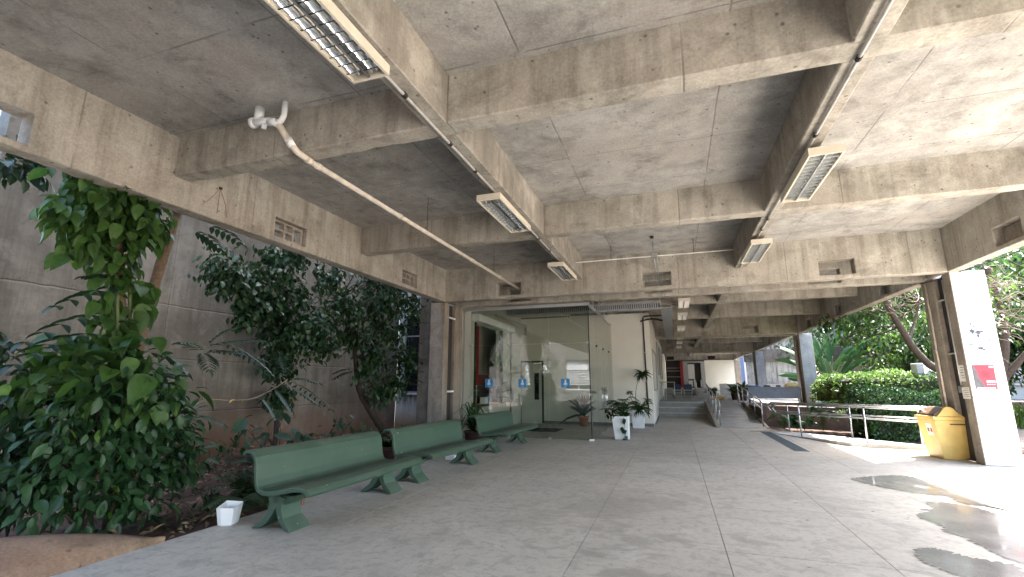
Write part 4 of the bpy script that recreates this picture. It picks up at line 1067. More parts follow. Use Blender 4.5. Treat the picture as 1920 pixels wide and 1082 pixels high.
def stems(t, paths, r, mat, name='stem'):
    m = MB()
    for p in paths: m.tube(bezier(p, 5), [r*(1-.6*i/(len(bezier(p, 5))-1)) for i in range(len(bezier(p, 5)))], 5)
    return m.build(name, mat, t, smooth=True)
def pinnate(base, tip, sag, n, L, Wd, out, spread=1.0):
    """a compound frond: leaflets in pairs along an arching midrib; returns path"""
    B, T = Vector(base), Vector(tip); path = []
    for i in range(n+1):
        s = i/n; path.append(B.lerp(T, s)+Vector((0, 0, sag*math.sin(math.pi*s*.9))))
    for i in range(1, n+1):
        d = (path[i]-path[i-1]).normalized(); sd = d.cross(Vector((0, 0, 1))).normalized(); s = i/n
        l = L*(.55+.9*math.sin(math.pi*min(1, s*.85+.12)))
        for sg in (-1, 1): out.append(leaf_matrix(path[i], sd*sg*spread+d*.55+Vector((0, 0, -.18)), l*rnd.uniform(.85, 1.1), Wd))
    out.append(leaf_matrix(path[-1], path[-1]-path[-2], L, Wd))
    return path
t = white_planter((-1.57, 14.75, 0), 'tall white planter with palmy foliage and a vine trailing down its face', 0.0, -.03)
lv = []; pths = []
for k in range(13):
    a = rnd.uniform(0, 6.28); h = rnd.uniform(.15, .75); r = rnd.uniform(.25, .6)
    pths.append([tuple(p) for p in pinnate((rnd.uniform(-.1, .1), rnd.uniform(-.1, .1), .62), (math.cos(a)*r, math.sin(a)*r*.8, .66+h*.6), h*.5, 10, .17, .028, lv)][::3])
loc_leaves(t, lv, 'blade', 'leaf_pot')
stems(t, pths, .008, 'stem_green')
lv = [leaf_matrix(Vector((rnd.uniform(-.42, .2), rnd.uniform(-.25, .1), rnd.uniform(.62, .85))), rdir()+Vector((0, -.3, 0)), rnd.uniform(.1, .17), rnd.uniform(.07, .11)) for _ in range(60)]
lv += [leaf_matrix(Vector((.09+rnd.uniform(-.06, .06), -.27, z)), Vector((rnd.uniform(-.7, .7), -.3, -.7)), .15, .11) for z in (.60, .57, .36, .31, .28, .12, .02, .05)]
lv += [leaf_matrix(Vector((.12+rnd.uniform(-.1, .1), -.34, .02)), Vector((rnd.uniform(-1, 1), -1, .1)), .13, .08) for k in range(6)]
loc_leaves(t, lv, 'heart', 'leaf_dark', 40)
stems(t, [[(.08, -.22, .66), (.09, -.265, .55), (.1, -.262, .3), (.13, -.25, .03)], [(0, 0, .6), (.15, .05, .95), (.3, .05, 1.2)], [(0, 0, .6), (.1, 0, .9), (.33, 0, 1.02)]], .008, 'stem_green', 'trailing_stem')
t = white_planter((-1.37, 18.62, 0), 'tall white planter with a droopy-headed dracaena against the pale wall', 0.0)
stems(t, [[(0, 0, .6), (-.06, 0, 1.1), (.02, 0, 1.6), (.24, 0, 2.0)], [(.05, 0, .6), (-.2, 0, 1.0), (-.28, 0, 1.35)], [(0.1, 0, .6), (.2, 0, .9), (.35, -.1, 1.0)]], .018, 'stem_green')
lv = []
for c, n, L in (((.24, 0, 2.0), 60, .42), ((-.28, 0, 1.3), 22, .2), ((.1, -.1, .75), 60, .5), ((.35, -.1, 1.0), 14, .3)):
    for _ in range(n):
        a = rnd.uniform(0, 6.28); lv.append(leaf_matrix(Vector(c), Vector((math.cos(a), math.sin(a), rnd.uniform(-1.1, .5))), L*rnd.uniform(.6, 1.1), .045))
loc_leaves(t, lv, 'blade', 'leaf_pot', 50)
t = thing('potted_plant', 'terracotta pot with spiky aloe inside the glass lobby', 'potted plant', (-3.45, 18.75, 0))
pot(t, [(.14, 0), (.19, .30), (.22, .30), (.225, .37), (.19, .37), (.17, .3)], 'terracotta')
lv = []
for k in range(24):
    a = k*2.4; lv.append(leaf_matrix(Vector((0, 0, .33)), Vector((math.cos(a), math.sin(a), rnd.uniform(.6, 3.2))), rnd.uniform(.6, 1.05), .10))
lv.append(leaf_matrix(Vector((0, 0, .4)), Vector((-1, -.2, -.25)), 1.1, .09))
loc_leaves(t, lv, 'blade', 'leaf_grey', 25)

# ------------------------------------------------------------------ yellow bin
def build_bin():
    t = thing('litter_bin', 'yellow plastic litter bin with brown swing lid beside the whitewashed pillar', 'bin', (5.44, 13.15, 0), RAD(3))
    w0, d0, w1, d1, h = .48, .62, .60, .74, .83
    b = [(0, 0, .0), (w0, 0, 0), (w0, d0, 0), (0, d0, 0)]; o = (w1-w0)/2
    tp = [(-o*1.6, -o, h), (w0+o*.4, -o, h), (w0+o*.4, d0+o, h), (-o*1.6, d0+o, h)]
    MB().add(b+tp, [(3, 2, 1, 0), (0, 1, 5, 4), (1, 2, 6, 5), (2, 3, 7, 6), (3, 0, 4, 7), (4, 5, 6, 7)]).build('bin_body', 'yellow_plastic', t, bevel=.022, merge=True, segs=3)
    x0, x1, y0, y1 = tp[0][0]-.02, tp[1][0]+.015, tp[0][1]-.02, tp[2][1]+.02
    MB().box(x0, y0, h+.0, x1, y1, h+.075).build('bin_rim', 'yellow_plastic', t, bevel=.012, segs=2)
    xm = (x0+x1)/2; pr = [(x0+.08, h+.076), (xm-.17, h+.14), (xm-.085, h+.255), (xm-.03, h+.285), (xm+.03, h+.285), (xm+.085, h+.255), (xm+.17, h+.14), (x1-.05, h+.076)]
    for ya, yb, q in ((y0+.02, y0+.06, 1.), (y1-.06, y1-.02, .72)):
        MB().extrude([(xm+(x-xm)*q, h+.076+(z-h-.076)*q) for x, z in pr], 'y', ya, yb).build('lid_gable', 'yellow_plastic', t, bevel=.006)
    pl = [(x0+.05, h+.078), (x0+.055, h+.12), (xm-.07, h+.262), (xm-.01, h+.272), (xm-.01, h+.078)]
    MB().extrude(pl, 'y', y0+.065, y1-.065).build('swing_flap', 'brown_plastic', t, bevel=.004)
    pl = [(x1-.10, h+.10), (xm+.06, h+.262), (xm+.03, h+.24), (x1-.14, h+.085)]
    MB().extrude(pl, 'y', y0+.065, y1-.065).build('swing_flap', 'brown_plastic', t, bevel=.004)
    f = MB()                                     # paper label on the side face
    def side(y, z): k = z/h; return (-o*1.6*k-.004, y, z)
    f.add([side(.10, .48), side(.34, .48), side(.34, .74), side(.10, .74)], [(0, 1, 2, 3)]); bl = f.build('bin_label', 'label_paper', t)
    def side2(y, z): k = z/h; return (-o*1.6*k-.006, y, z)
    for (ya, yb, mt) in ((.125, .19, 'poster_red'), (.24, .305, 'stem_green')):
        MB().add([side2(ya, .56), side2(yb, .56), side2(yb, .64), side2(ya, .64)], [(0, 1, 2, 3)]).build('label_mark', mt, bl)
    MB().box(.18, -o-.006, h-.1, w0+.0, -o+.03, h-.075).build('hand_slot', 'brown_plastic', t)
    return t
build_bin()

# ------------------------------------------------------------------ paper on the pillar
def on_face(name, lab, cat, x, z, w, hgt, mat, y=12.4435, group=None):
    t = thing(name, lab, cat, (x, y, z), group=group)
    MB().box(-w/2, -.002, -hgt/2, w/2, 0, hgt/2).build('sheet', mat, t); return t
t = on_face('poster', 'red and dark grey poster pasted on the whitewashed pillar face', 'poster', 6.06, 1.75, .36, .49, 'poster_red')
def flat(t, pts, name, mat, y): return MB().add([(x, y, z) for x, z in pts], [tuple(range(len(pts)))]).build(name, mat, t)
flat(t, [(-.18, -.245), (.0, -.245), (-.05, -.1), (-.10, -.02), (-.11, .12), (-.16, .245), (-.18, .245)], 'dark_area', 'poster_dark', -.0027)
flat(t, [(-.05, .08), (.0, .13), (.07, .10), (.10, .02), (.06, -.04), (.02, .0), (-.02, -.02)], 'figure', 'poster_deep', -.0032)
MB().box(.02, -.0036, -.115, .16, -.003, -.075).box(.10, -.0036, .185, .16, -.003, .22).build('title_bar', 'white_paint', t)
mm = MB()
for k in range(9): mm.box(-.15+k*.034, -.0036, -.228, -.15+k*.034+.024, -.003, -.212)
for k in range(4): mm.box(.02+k*.035, -.0036, -.16, .02+k*.035+.022, -.003, -.145)
mm.build('print_lines', 'label_paper', t)
t = thing('pillar_graffiti', 'grey and teal painted marks above the poster on the whitewashed pillar', 'graffiti', (6.06, 12.4435, 2.5))
def splotch(cx, cz, w, h, mt, seed, y):
    rr = random.Random(seed); n = 22; P = []
    for k in range(n):
        a = 6.2832*k/n; r = rr.uniform(.45, 1.05); P.append((cx+math.cos(a)*w*r, cz+math.sin(a)*h*r))
    flat(t, P, 'paint_mark', mt, y)
for k, (cx, cz, w, h, mt) in enumerate(((-.06, .20, .05, .06, 'paint_grey'), (.04, .17, .08, .05, 'paint_grey'), (.11, .19, .05, .02, 'paint_grey'), (.03, .10, .03, .05, 'paint_grey'), (-.11, .37, .012, .07, 'paint_grey'), (-.06, .33, .012, .08, 'paint_grey'), (-.02, .30, .01, .06, 'paint_grey'),
        (.12, .40, .018, .008, 'paint_grey'), (-.12, -.08, .06, .03, 'paint_teal'), (-.06, -.05, .04, .02, 'paint_teal'), (.20, .0, .03, .03, 'paint_teal'), (.03, -.16, .07, .035, 'paint_grey'), (.08, -.19, .03, .03, 'paint_grey'), (.0, -.235, .02, .008, 'paint_grey'), (.08, -.24, .018, .007, 'paint_grey'), (-.06, -.27, .015, .012, 'paint_grey'), (.16, -.26, .02, .01, 'paint_grey'), (.17, .12, .012, .012, 'paint_grey'), (-.15, .05, .01, .014, 'paint_grey'))):
    splotch(cx, cz, w, h, mt, k, -.0006-.0001*k)
def side_note(lab, y, z, w, h):
    t = thing('paper_notice', lab, 'notice', (5.798, y, z), group='paper notices on the pillar side')
    MB().box(-.003, -w/2, -h/2, 0, w/2, h/2).build('sheet', 'label_paper', t)
    mm = MB()
    for k in range(5):
        zz = h*.34-k*h*.16; mm.box(-.0036, -w*.4, zz, -.0031, w*rnd.uniform(.05, .4), zz+h*.035)
    mm.build('print_lines', 'ink', t)
side_note('torn paper notice below the junction box on the brown pillar side', 12.66, 1.83, .20, .34)
side_note('wide paper notice with dark lines lower on the brown pillar side', 12.64, 1.42, .27, .24)

# ------------------------------------------------------------------ furniture on the landing
t = thing('side_desk', 'small desk with pale metal legs at the foot of the corridor wall', 'desk', (-.4, 29.5, .7))
MB().box(-.40, -.5, .98, .42, .5, 1.03).build('desk_top', 'wood_top', t, bevel=.01)
for x, y in ((-.36, -.46), (.37, -.46), (-.36, .46), (.37, .46)): MB().tube([(x*.95, y, 0), (x, y, .98)], .022, 7).build('leg', 'aluminium', t, smooth=True)
for k in range(3): MB().box(-.34+k*.1, .1, .0, -.30+k*.1, .14, .9).build('brace', 'facade_white', t)
def chair(loc, rz, lab):
    t = thing('chair', lab, 'chair', loc, rz, group='navy chairs on the landing')
    MB().box(-.23, -.22, .43, .23, .23, .48).build('seat', 'navy', t, bevel=.02)
    MB().box(-.23, .20, .58, .23, .235, .88).build('backrest', 'navy', t, bevel=.02)
    for x in (-.21, .21):
        MB().tube([(x, .22, 0), (x, .22, .86)], .013, 6).build('rear_leg', 'aluminium', t, smooth=True)
        MB().tube([(x, -.2, 0), (x, -.2, .44)], .013, 6).build('front_leg', 'aluminium', t, smooth=True)
        MB().tube([(x, -.2, .05), (x, .22, .05)], .011, 6).build('runner', 'aluminium', t, smooth=True)
    return t
chair((.12, 30.9, .7), RAD(180), 'navy chair with metal frame, the one beside the small desk')
chair((.72, 30.7, .7), RAD(180), 'navy chair with metal frame, the one close to the ramp')
t = thing('long_desk', 'long grey desk with a panelled front at the edge of the landing', 'desk', (4.62, 26.2, .7))
MB().box(-1.35, -.3, .72, 1.12, .3, .77).build('desk_top', 'desk_panel', t, bevel=.008)
MB().box(-1.25, -.26, .23, 1.0, -.23, .719).build('front_panel', 'desk_panel', t)
for x in (-1.2, 1.0): MB().box(x-.03, -.22, 0, x+.03, .27, .719).build('leg', 'black_metal', t)
for (x, y, w, h, mt, nm, lab) in ((-.95, -.05, .6, .06, 'blue_plastic', 'blue_folder', 'flat blue folder on the grey desk'), (-.35, 0, .3, .08, 'navy', 'dark_bag', 'small dark bag in the middle of the grey desk'), (.15, .05, .22, .09, 'navy', 'dark_pouch', 'dark round pouch on the grey desk beside the yellow sack')):
    o = MB().lathe([(w*.5, 0), (w*.55, h*.4), (w*.35, h), (.02, h*1.05)], n=14).build(nm, mt, smooth=True); o.scale = (1, .5, 1); o.location = (4.62+x, 26.2+y, 1.471); tag(o, lab, 'bag' if 'bag' in nm or 'pouch' in nm else 'folder')
o = MB().lathe([(.3, 0), (.33, .06), (.2, .17), (.07, .21), (.01, .215)], n=18).build('yellow_sack', 'yellow_plastic', smooth=True); o.scale = (1, .6, 1); o.location = (5.32, 26.2, 1.471); tag(o, 'yellow sack lying on the desk end by the grey pillar', 'sack')
t = thing('long_bench', 'pale slatted bench along the sunny side of the far landing', 'bench', (3.8, 37, .7))
for k in range(4): MB().box(-1.2, -.25+k*.13, .42, 1.4, -.15+k*.13, .46).build('slat', 'facade_white', t)
for x in (-1.0, 1.2): MB().box(x-.04, -.2, 0, x+.04, .2, .419).build('leg', 'facade_white', t)
o = MB().box(2.0, 31.2, .701, 2.75, 31.6, .86).build('wooden_box', 'yellow_plastic', bevel=.01); tag(o, 'low yellow wooden box on the landing beyond the ramp', 'box')
def corridor_plant(loc, lab, n, L, sp):
    t = thing('potted_plant', lab, 'potted plant', loc, group='plants on the landing')
    pot(t, [(.15, 0), (.2, .38), (.22, .38), (.2, .4), (.17, .36)], 'dark_pot', 12)
    lv = [leaf_matrix(Vector((0, 0, .35))+rdir()*.1, Vector((math.cos(a)*sp, math.sin(a)*sp, rnd.uniform(.1, 1.4))), L*rnd.uniform(.6, 1.2), L*.28) for a in [rnd.uniform(0, 6.28) for _ in range(n)]]
    loc_leaves(t, lv, 'ellipse', 'leaf_pot', 12)
corridor_plant((3.55, 29.3, .7), 'leafy pot plant at the top of the ramp by the handrail', 40, .75, .8)
corridor_plant((3.25, 30.6, .7), 'second leafy pot plant behind the ramp handrail', 30, .6, 1.0)
corridor_plant((2.35, 34.5, .7), 'spreading low pot plant before the white end wall', 30, .55, 1.6)
# ------------------------------------------------------------------ planting in the courtyard
def tree_limbs(t, paths, mat, name='trunk', seg=6, sides=8):
    """each path: list of (x,y,z) world points with start and end radius"""
    for pts, r0, r1 in paths:
        P = bezier(pts, seg); n = len(P); rs = [(r0+(r1-r0)*i/(n-1))*(1+.06*math.sin(i*2.1)) for i in range(n)]
        wb(MB().tube(P, rs, sides), name, mat, t, smooth=True)

def limbs_to(t, root, clusters, r0, mat, name='branch', parts=True):
    m = MB()
    for c in clusters:
        a = Vector(root) if not isinstance(root, list) else min((Vector(q) for q in root), key=lambda q: (q-Vector(c[:3])).length)
        b = Vector(c[:3]); mid = a.lerp(b, .5)+rv(.15)+Vector((0, 0, .08))
        P = bezier([a, mid, b], 5); m.tube(P, [r0*(1-.75*i/(len(P)-1)) for i in range(len(P))], 5)
        for _ in range(3):
            e = b+rdir()*c[3]*.8; m.tube(bezier([mid.lerp(b, .6), b.lerp(e, .4)+rv(.05), e], 3), [r0*.3, r0*.25, r0*.22, r0*.2, r0*.16, r0*.12, r0*.1], 4)
    return wb(m, name, mat, t, smooth=True)

# the climber-covered tree
VT = thing('climber_tree', 'tree trunks wrapped in big heart-leaved climber, reaching up under the edge beam', 'tree', (-6.95, 4.45, -.1))
tree_limbs(VT, [([(-6.95, 4.40, -.15), (-6.9, 4.30, .8), (-6.9, 4.25, 1.7), (-6.95, 4.15, 2.5), (-6.95, 4.0, 3.3), (-7.0, 3.95, 4.6)], .10, .06),
                ([(-6.9, 4.36, .9), (-6.95, 4.42, 1.7), (-7.0, 4.5, 2.4), (-7.05, 4.62, 3.2), (-7.1, 4.78, 4.1), (-7.15, 4.9, 5.4)], .085, .06)], 'bark_orange')
tree_limbs(VT, [([(-6.8, 4.2, .6), (-6.72, 4.15, 1.4), (-6.75, 4.05, 2.2), (-6.8, 3.95, 3.0)], .035, .02), ([(-6.85, 4.4, .5), (-6.78, 4.3, 1.5), (-6.85, 4.2, 2.6), (-6.9, 4.1, 3.4)], .03, .02)], 'stem_green', 'climber_stem', sides=6)
top = [(-6.9, 3.68, 4.05, .42), (-6.9, 3.45, 3.7, .34), (-6.9, 4.07, 4.0, .44), (-6.95, 3.93, 3.58, .36), (-7.0, 4.35, 3.8, .3), (-6.9, 4.0, 3.2, .27), (-6.9, 3.55, 3.32, .25), (-7.0, 4.2, 4.45, .4), (-7.0, 3.6, 4.5, .4)]
mid_ = [(-6.85, 3.95, 2.95, .22), (-6.9, 4.25, 2.9, .2), (-6.85, 4.1, 2.35, .26), (-6.75, 3.83, 2.65, .2), (-6.8, 4.16, 2.55, .22), (-6.75, 3.74, 2.1, .3), (-6.7, 3.97, 2.12, .26), (-6.7, 4.21, 1.8, .26), (-6.7, 3.51, 1.84, .26), (-6.75, 3.38, 1.55, .32), (-6.6, 3.76, 1.59, .36), (-6.9, 4.3, 1.2, .3)]
lv = blob_leaves(top, 900, .20, .58, .75, .5)+blob_leaves(mid_, 360, .25, .68, .75, .5)
leaves(VT, lv, 'heart', 'leaf_vine', 280)
leaves(VT, blob_leaves(top+mid_, 18, .2, .6, .9, .3), 'heart', 'leaf_young', 20)
lv = []
for b, e, s in (((-6.8, 4.1, 2.9), (-6.6, 3.3, 2.45), .05), ((-6.8, 4.0, 2.5), (-6.5, 3.05, 2.0), .1), ((-6.9, 4.3, 3.0), (-6.85, 3.7, 2.9), .05), ((-6.9, 4.5, 2.0), (-6.7, 4.95, 1.75), .1), ((-7.0, 5.0, 3.95), (-6.9, 5.4, 3.75), .05), ((-7.0, 5.2, 4.1), (-6.9, 5.75, 3.95), .05), ((-6.7, 3.8, 2.2), (-6.3, 2.9, 1.75), .12)):
    pinnate(b, e, s, 6, .2, .085, lv)
foliage('climber_spray', [Matrix.Translation(-VT.location) @ q for q in lv], 'ellipse', 'leaf_dark', VT)
# big-leaved shrub in the near corner
SH = thing('big_leaved_shrub', 'dense glossy big-leaved shrub filling the near corner of the planting', 'shrub', (-6.5, 4.1, -.1))
shrub = [(-6.35, 4.02, 1.66, .42), (-6.3, 4.36, 1.5, .36), (-6.3, 3.68, 1.35, .40), (-6.3, 4.11, 1.15, .44), (-6.35, 4.64, 1.05, .36), (-6.3, 3.46, 1.14, .33), (-6.2, 3.87, .8, .42), (-6.25, 4.38, .62, .38), (-6.3, 4.79, .62, .30), (-6.3, 3.43, .75, .38), (-6.1, 4.15, .32, .36), (-6.15, 3.75, .32, .34), (-6.3, 3.4, .4, .28), (-6.4, 4.95, .8, .22)]
lv = blob_leaves(shrub, 900, .165, .52, .55, .55)
big = blob_leaves([c for c in shrub if c[2] > .9 and c[1] > 3.6], 45, .30, .62, .6, .5)+blob_leaves([(-6.2, 3.7, 1.75, .3), (-6.2, 4.05, 1.7, .3), (-6.2, 4.0, 2.05, .25), (-6.15, 3.6, 1.4, .3), (-6.1, 4.2, 1.35, .25)], 110, .33, .68, .7, .45)
leaves(SH, big, 'heart', 'leaf_vine', 60)
leaves(SH, lv, 'ellipse', 'leaf_shrub', 240)
leaves(SH, blob_leaves(shrub, 26, .15, .45, .9, .1), 'ellipse', 'leaf_young', 30)
limbs_to(SH, [(-6.5, 4.1, -.1), (-6.45, 3.8, -.1), (-6.55, 4.45, -.1)], shrub, .022, 'bark')
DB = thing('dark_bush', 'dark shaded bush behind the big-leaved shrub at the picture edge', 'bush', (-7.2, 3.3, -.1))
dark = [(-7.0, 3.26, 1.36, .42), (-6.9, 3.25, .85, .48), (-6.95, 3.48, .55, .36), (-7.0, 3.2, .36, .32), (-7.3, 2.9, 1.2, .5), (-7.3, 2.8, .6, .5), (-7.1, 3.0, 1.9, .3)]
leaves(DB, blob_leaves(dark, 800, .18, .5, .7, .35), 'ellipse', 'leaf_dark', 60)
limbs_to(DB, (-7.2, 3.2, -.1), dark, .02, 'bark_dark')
t = thing('overhanging_leaves', 'few dark leaves hanging past the roof edge at the upper picture corner', 'branch', (-8.0, 3.4, 5.2))
leaves(t, blob_leaves([(-8.0, 3.2, 4.42, .26), (-8.0, 3.45, 4.4, .16)], 700, .2, .6, .5, .7), 'heart', 'leaf_dark', 20)
tree_limbs(t, [([(-8.0, 3.5, 5.6), (-8.0, 3.3, 5.0), (-8.0, 3.25, 4.5)], .02, .01)], 'bark_dark', 'branch')

# slim tree with glossy crown, spreading along the wall
ST = thing('glossy_tree', 'slim dark-trunked tree with wide glossy crown before the annex window', 'tree', (-8.0, 12.0, .1))
tree_limbs(ST, [([(-7.85, 12.1, .0), (-7.95, 11.75, .45), (-8.0, 11.3, .9), (-8.05, 10.85, 1.45), (-8.0, 10.55, 2.2), (-8.0, 10.3, 3.0), (-8.1, 9.9, 3.8)], .12, .04)], 'bark_dark')
tcm = [(-8.0, 8.74, 3.06, .62), (-8.0, 9.81, 3.61, .62), (-8.0, 9.15, 2.6, .55), (-8.0, 8.3, 2.55, .45), (-7.95, 10.31, 2.98, .62), (-8.0, 11.18, 3.68, .62), (-8.0, 9.34, 4.21, .55), (-8.0, 11.09, 4.5, .55)]
tcr = [(-7.6, 11.44, 3.08, .6), (-7.6, 10.74, 2.43, .52), (-7.6, 12.35, 2.38, .52), (-7.6, 11.85, 1.62, .5), (-7.6, 11.09, 1.4, .40), (-7.6, 10.56, 1.95, .42), (-7.5, 13.4, 2.56, .3), (-7.4, 11.8, 4.7, .55), (-7.0, 11.6, 5.3, .6), (-7.6, 10.6, 5.2, .7), (-7.6, 12.2, 4.1, .6), (-7.6, 13.1, 3.78, .45), (-7.6, 11.09, 3.95, .5)]
sp = []
for c in tcm+tcr:                               # loose sprays reaching past the crown
    for _ in range(3):
        d = rdir(); d.z = abs(d.z)*.3-.15; d.normalize(); b = Vector(c[:3])+d*c[3]*.75
        pinnate(b, b+d*rnd.uniform(.35, .75)+Vector((0, 0, -.12)), .06, 6, .15, .06, sp, .8)
foliage('spray', [Matrix.Translation(-ST.location) @ q for q in sp], 'ellipse', 'leaf_tree', ST)
lv = blob_leaves([c[:3]+(c[3]*.92, .8) for c in tcm+tcr], 1050, .165, .58, .6, .12, .3)
leaves(ST, lv, 'ellipse', 'leaf_tree', 260)
limbs_to(ST, [(-8.0, 10.3, 3.0), (-8.02, 10.9, 1.4), (-8.1, 9.9, 3.8), (-8.0, 10.55, 2.2)], tcm+tcr, .022, 'bark_dark')
BT = thing('wall_side_tree', 'bushy dark-green tree mass against the courtyard wall under the beam', 'tree', (-8.9, 8.2, 0))
tcl = [(-8.4, 6.73, 3.85, .46), (-8.4, 7.14, 3.62, .42), (-8.4, 8.03, 4.3, .48), (-8.4, 7.57, 3.35, .48), (-8.4, 7.35, 2.95, .28), (-8.4, 8.63, 4.7, .4), (-8.8, 8.7, 3.7, .6), (-8.9, 8.8, 2.9, .55), (-8.9, 8.9, 2.1, .45), (-8.9, 9.0, 1.3, .35)]
leaves(BT, blob_leaves(tcl, 1500, .165, .58, .6, .12, .3), 'ellipse', 'leaf_tree', 200)
tree_limbs(BT, [([(-9.0, 9.1, -.1), (-8.95, 9.0, 1.2), (-8.9, 8.8, 2.4), (-8.8, 8.5, 3.6)], .06, .03)], 'bark_dark')
limbs_to(BT, [(-8.9, 8.8, 2.4), (-8.8, 8.5, 3.6)], tcl, .025, 'bark_dark')
# thin twig with compound leaves in front of the wall
FT = thing('feathery_sapling', 'thin pale-stemmed sapling with feathery compound leaves and two yellow leaves', 'sapling', (-7.3, 5.2, 0))
tree_limbs(FT, [([(-7.3, 5.15, -.1), (-7.3, 5.3, .7), (-7.3, 5.42, 1.05), (-7.3, 5.78, 1.32), (-7.3, 6.3, 1.31), (-7.3, 6.75, 1.33), (-7.3, 7.2, 1.5), (-7.3, 7.54, 1.68)], .018, .008), ([(-7.3, 5.78, 1.32), (-7.3, 5.74, 1.7), (-7.3, 5.62, 2.0), (-7.3, 5.7, 2.2)], .012, .006)], 'twig', 'stem', sides=6)
lv = []
for b, e in (((-7.3, 7.5, 1.68), (-7.1, 8.6, 1.05)), ((-7.3, 7.5, 1.68), (-7.0, 8.0, 1.6)), ((-7.3, 7.3, 1.6), (-6.9, 7.9, 1.2)), ((-7.3, 7.5, 1.68), (-7.3, 7.3, 2.1)), ((-7.3, 7.2, 1.5), (-7.0, 7.4, 1.05)),
             ((-7.3, 5.65, 2.1), (-7.2, 5.2, 2.2)), ((-7.3, 5.65, 2.1), (-7.1, 6.4, 2.05)), ((-7.3, 5.7, 2.2), (-7.2, 6.7, 2.35)), ((-7.3, 5.7, 2.2), (-7.1, 6.0, 2.5)), ((-7.3, 5.65, 2.1), (-7.0, 5.6, 1.8)), ((-7.3, 5.7, 2.15), (-7.3, 6.9, 2.0)), ((-7.3, 6.0, 2.3), (-7.1, 6.9, 1.75)), ((-7.3, 6.9, 1.35), (-7.1, 7.1, .95)), ((-7.3, 5.5, 1.1), (-7.0, 5.9, .95))):
    pinnate(b, e, .06, 9, .16, .055, lv)
leaves(FT, lv, 'ellipse', 'leaf_feather', 120)
m = MB()
for (x, y, z) in ((-7.29, 6.36, 1.33), (-7.29, 6.46, 1.33)):
    q = leaf_matrix(Vector((x, y, z)), Vector((.3, -.9 if y < 6.4 else .5, -.35 if y < 6.4 else -.9)), .15, .05); m.add([tuple(q @ Vector(p)) for p in TPL['ellipse'][0]], TPL['ellipse'][1])
wb(m, 'yellow_leaves', 'yellow_leaf', FT, smooth=True)
# ferns and low plants by the benches
def fern(loc, lab, n, L):
    t = thing('fern', lab, 'fern', loc, group='ferns behind the benches'); lv = []
    for k in range(n):
        a = rnd.uniform(0, 6.28); e = Vector((math.cos(a), math.sin(a), rnd.uniform(.25, .9)))*L*rnd.uniform(.7, 1.1)
        pinnate((0, 0, .02), tuple(e), L*.25, 18, L*.16, .03, lv, 1.2)
    loc_leaves(t, lv, 'blade', 'leaf_fern')
fern((-5.35, 5.05, -.05), 'fern with long fronds behind the end of the first bench', 12, .62)
fern((-5.8, 5.6, -.05), 'fern in shade beside the slim dark stems', 11, .6)
fern((-5.5, 4.75, -.05), 'small fern near the white broken tub', 9, .33)
def low_plant(loc, lab, cl, L, kind, mat, asp=.5):
    t = thing('low_plant', lab, 'plant', loc, group='low plants behind the benches')
    cs = [(loc[0]+c[0], loc[1]+c[1], loc[2]+c[2], c[3]) for c in cl]
    leaves(t, blob_leaves(cs, 190, L, asp, .6, .3), kind, mat, 40); limbs_to(t, loc, cs, .014, 'bark')
    return t
low_plant((-6.1, 6.1, -.05), 'blue-green broad-leaved plant rising behind the first bench', [(0, -.5, .98, .14), (.05, -.1, .85, .2), (.1, .35, .78, .2), (0, 0, .55, .22), (0, .1, 1.15, .13), (-.1, -.2, .3, .25)], .24, 'round', 'leaf_feather', .6)
low_plant((-6.0, 8.0, .0), 'light green shrub with fine leaves in front of the slim tree', [(0, -.1, .72, .33), (0, .45, .68, .3), (-.1, .2, .35, .3), (.05, 1.0, .5, .25)], .17, 'ellipse', 'leaf_pot', .42)
low_plant((-5.8, 10.0, .0), 'small dark leafy plant behind the middle bench', [(0, 0, .35, .25), (0, .4, .3, .25)], .16, 'ellipse', 'leaf_dark', .5)
low_plant((-5.6, 4.55, -.05), 'low trailing ground plant at the soil edge by the white tub', [(0, 0, .08, .2), (-.2, .2, .08, .2), (.1, -.2, .05, .15), (-.3, -.1, .1, .2)], .10, 'ellipse', 'leaf_fern', .45)
for k, (x, y, cl, kind, mt, L, lab) in enumerate((
    (-6.4, 7.2, [(0, 0, .35, .3), (.1, .4, .5, .25)], 'ellipse', 'leaf_shrub', .17, 'dark glossy shrub between the fern and the pale-leaved plant'),
    (-7.2, 8.6, [(0, 0, .4, .35), (-.1, .4, .7, .3), (0, -.4, .3, .3)], 'ellipse', 'leaf_dark', .18, 'shaded shrub at the foot of the courtyard wall'),
    (-6.3, 9.2, [(0, 0, .3, .28), (.1, .5, .35, .25)], 'round', 'leaf_shrub', .15, 'round-leaved low shrub behind the gap of the first two benches'),
    (-7.6, 6.6, [(0, 0, .5, .35), (0, .3, .9, .25)], 'ellipse', 'leaf_tree', .17, 'leafy young shoot under the feathery sapling'),
    (-6.6, 10.9, [(0, 0, .35, .32), (.1, .6, .3, .28)], 'ellipse', 'leaf_pot', .17, 'low green shrub by the corner pillar foot'),
    (-7.4, 5.6, [(0, 0, .25, .3), (.1, .4, .3, .25)], 'ellipse', 'leaf_fern', .14, 'pale low plant on the litter behind the big shrub'),
    (-5.9, 4.95, [(0, 0, .12, .25), (-.3, .2, .15, .25), (.1, .3, .08, .2)], 'ellipse', 'leaf_shrub', .12, 'ground-hugging plant between the big shrub and the white tub'))):
    low_plant((x, y, -.05), lab, cl, L, kind, mt)
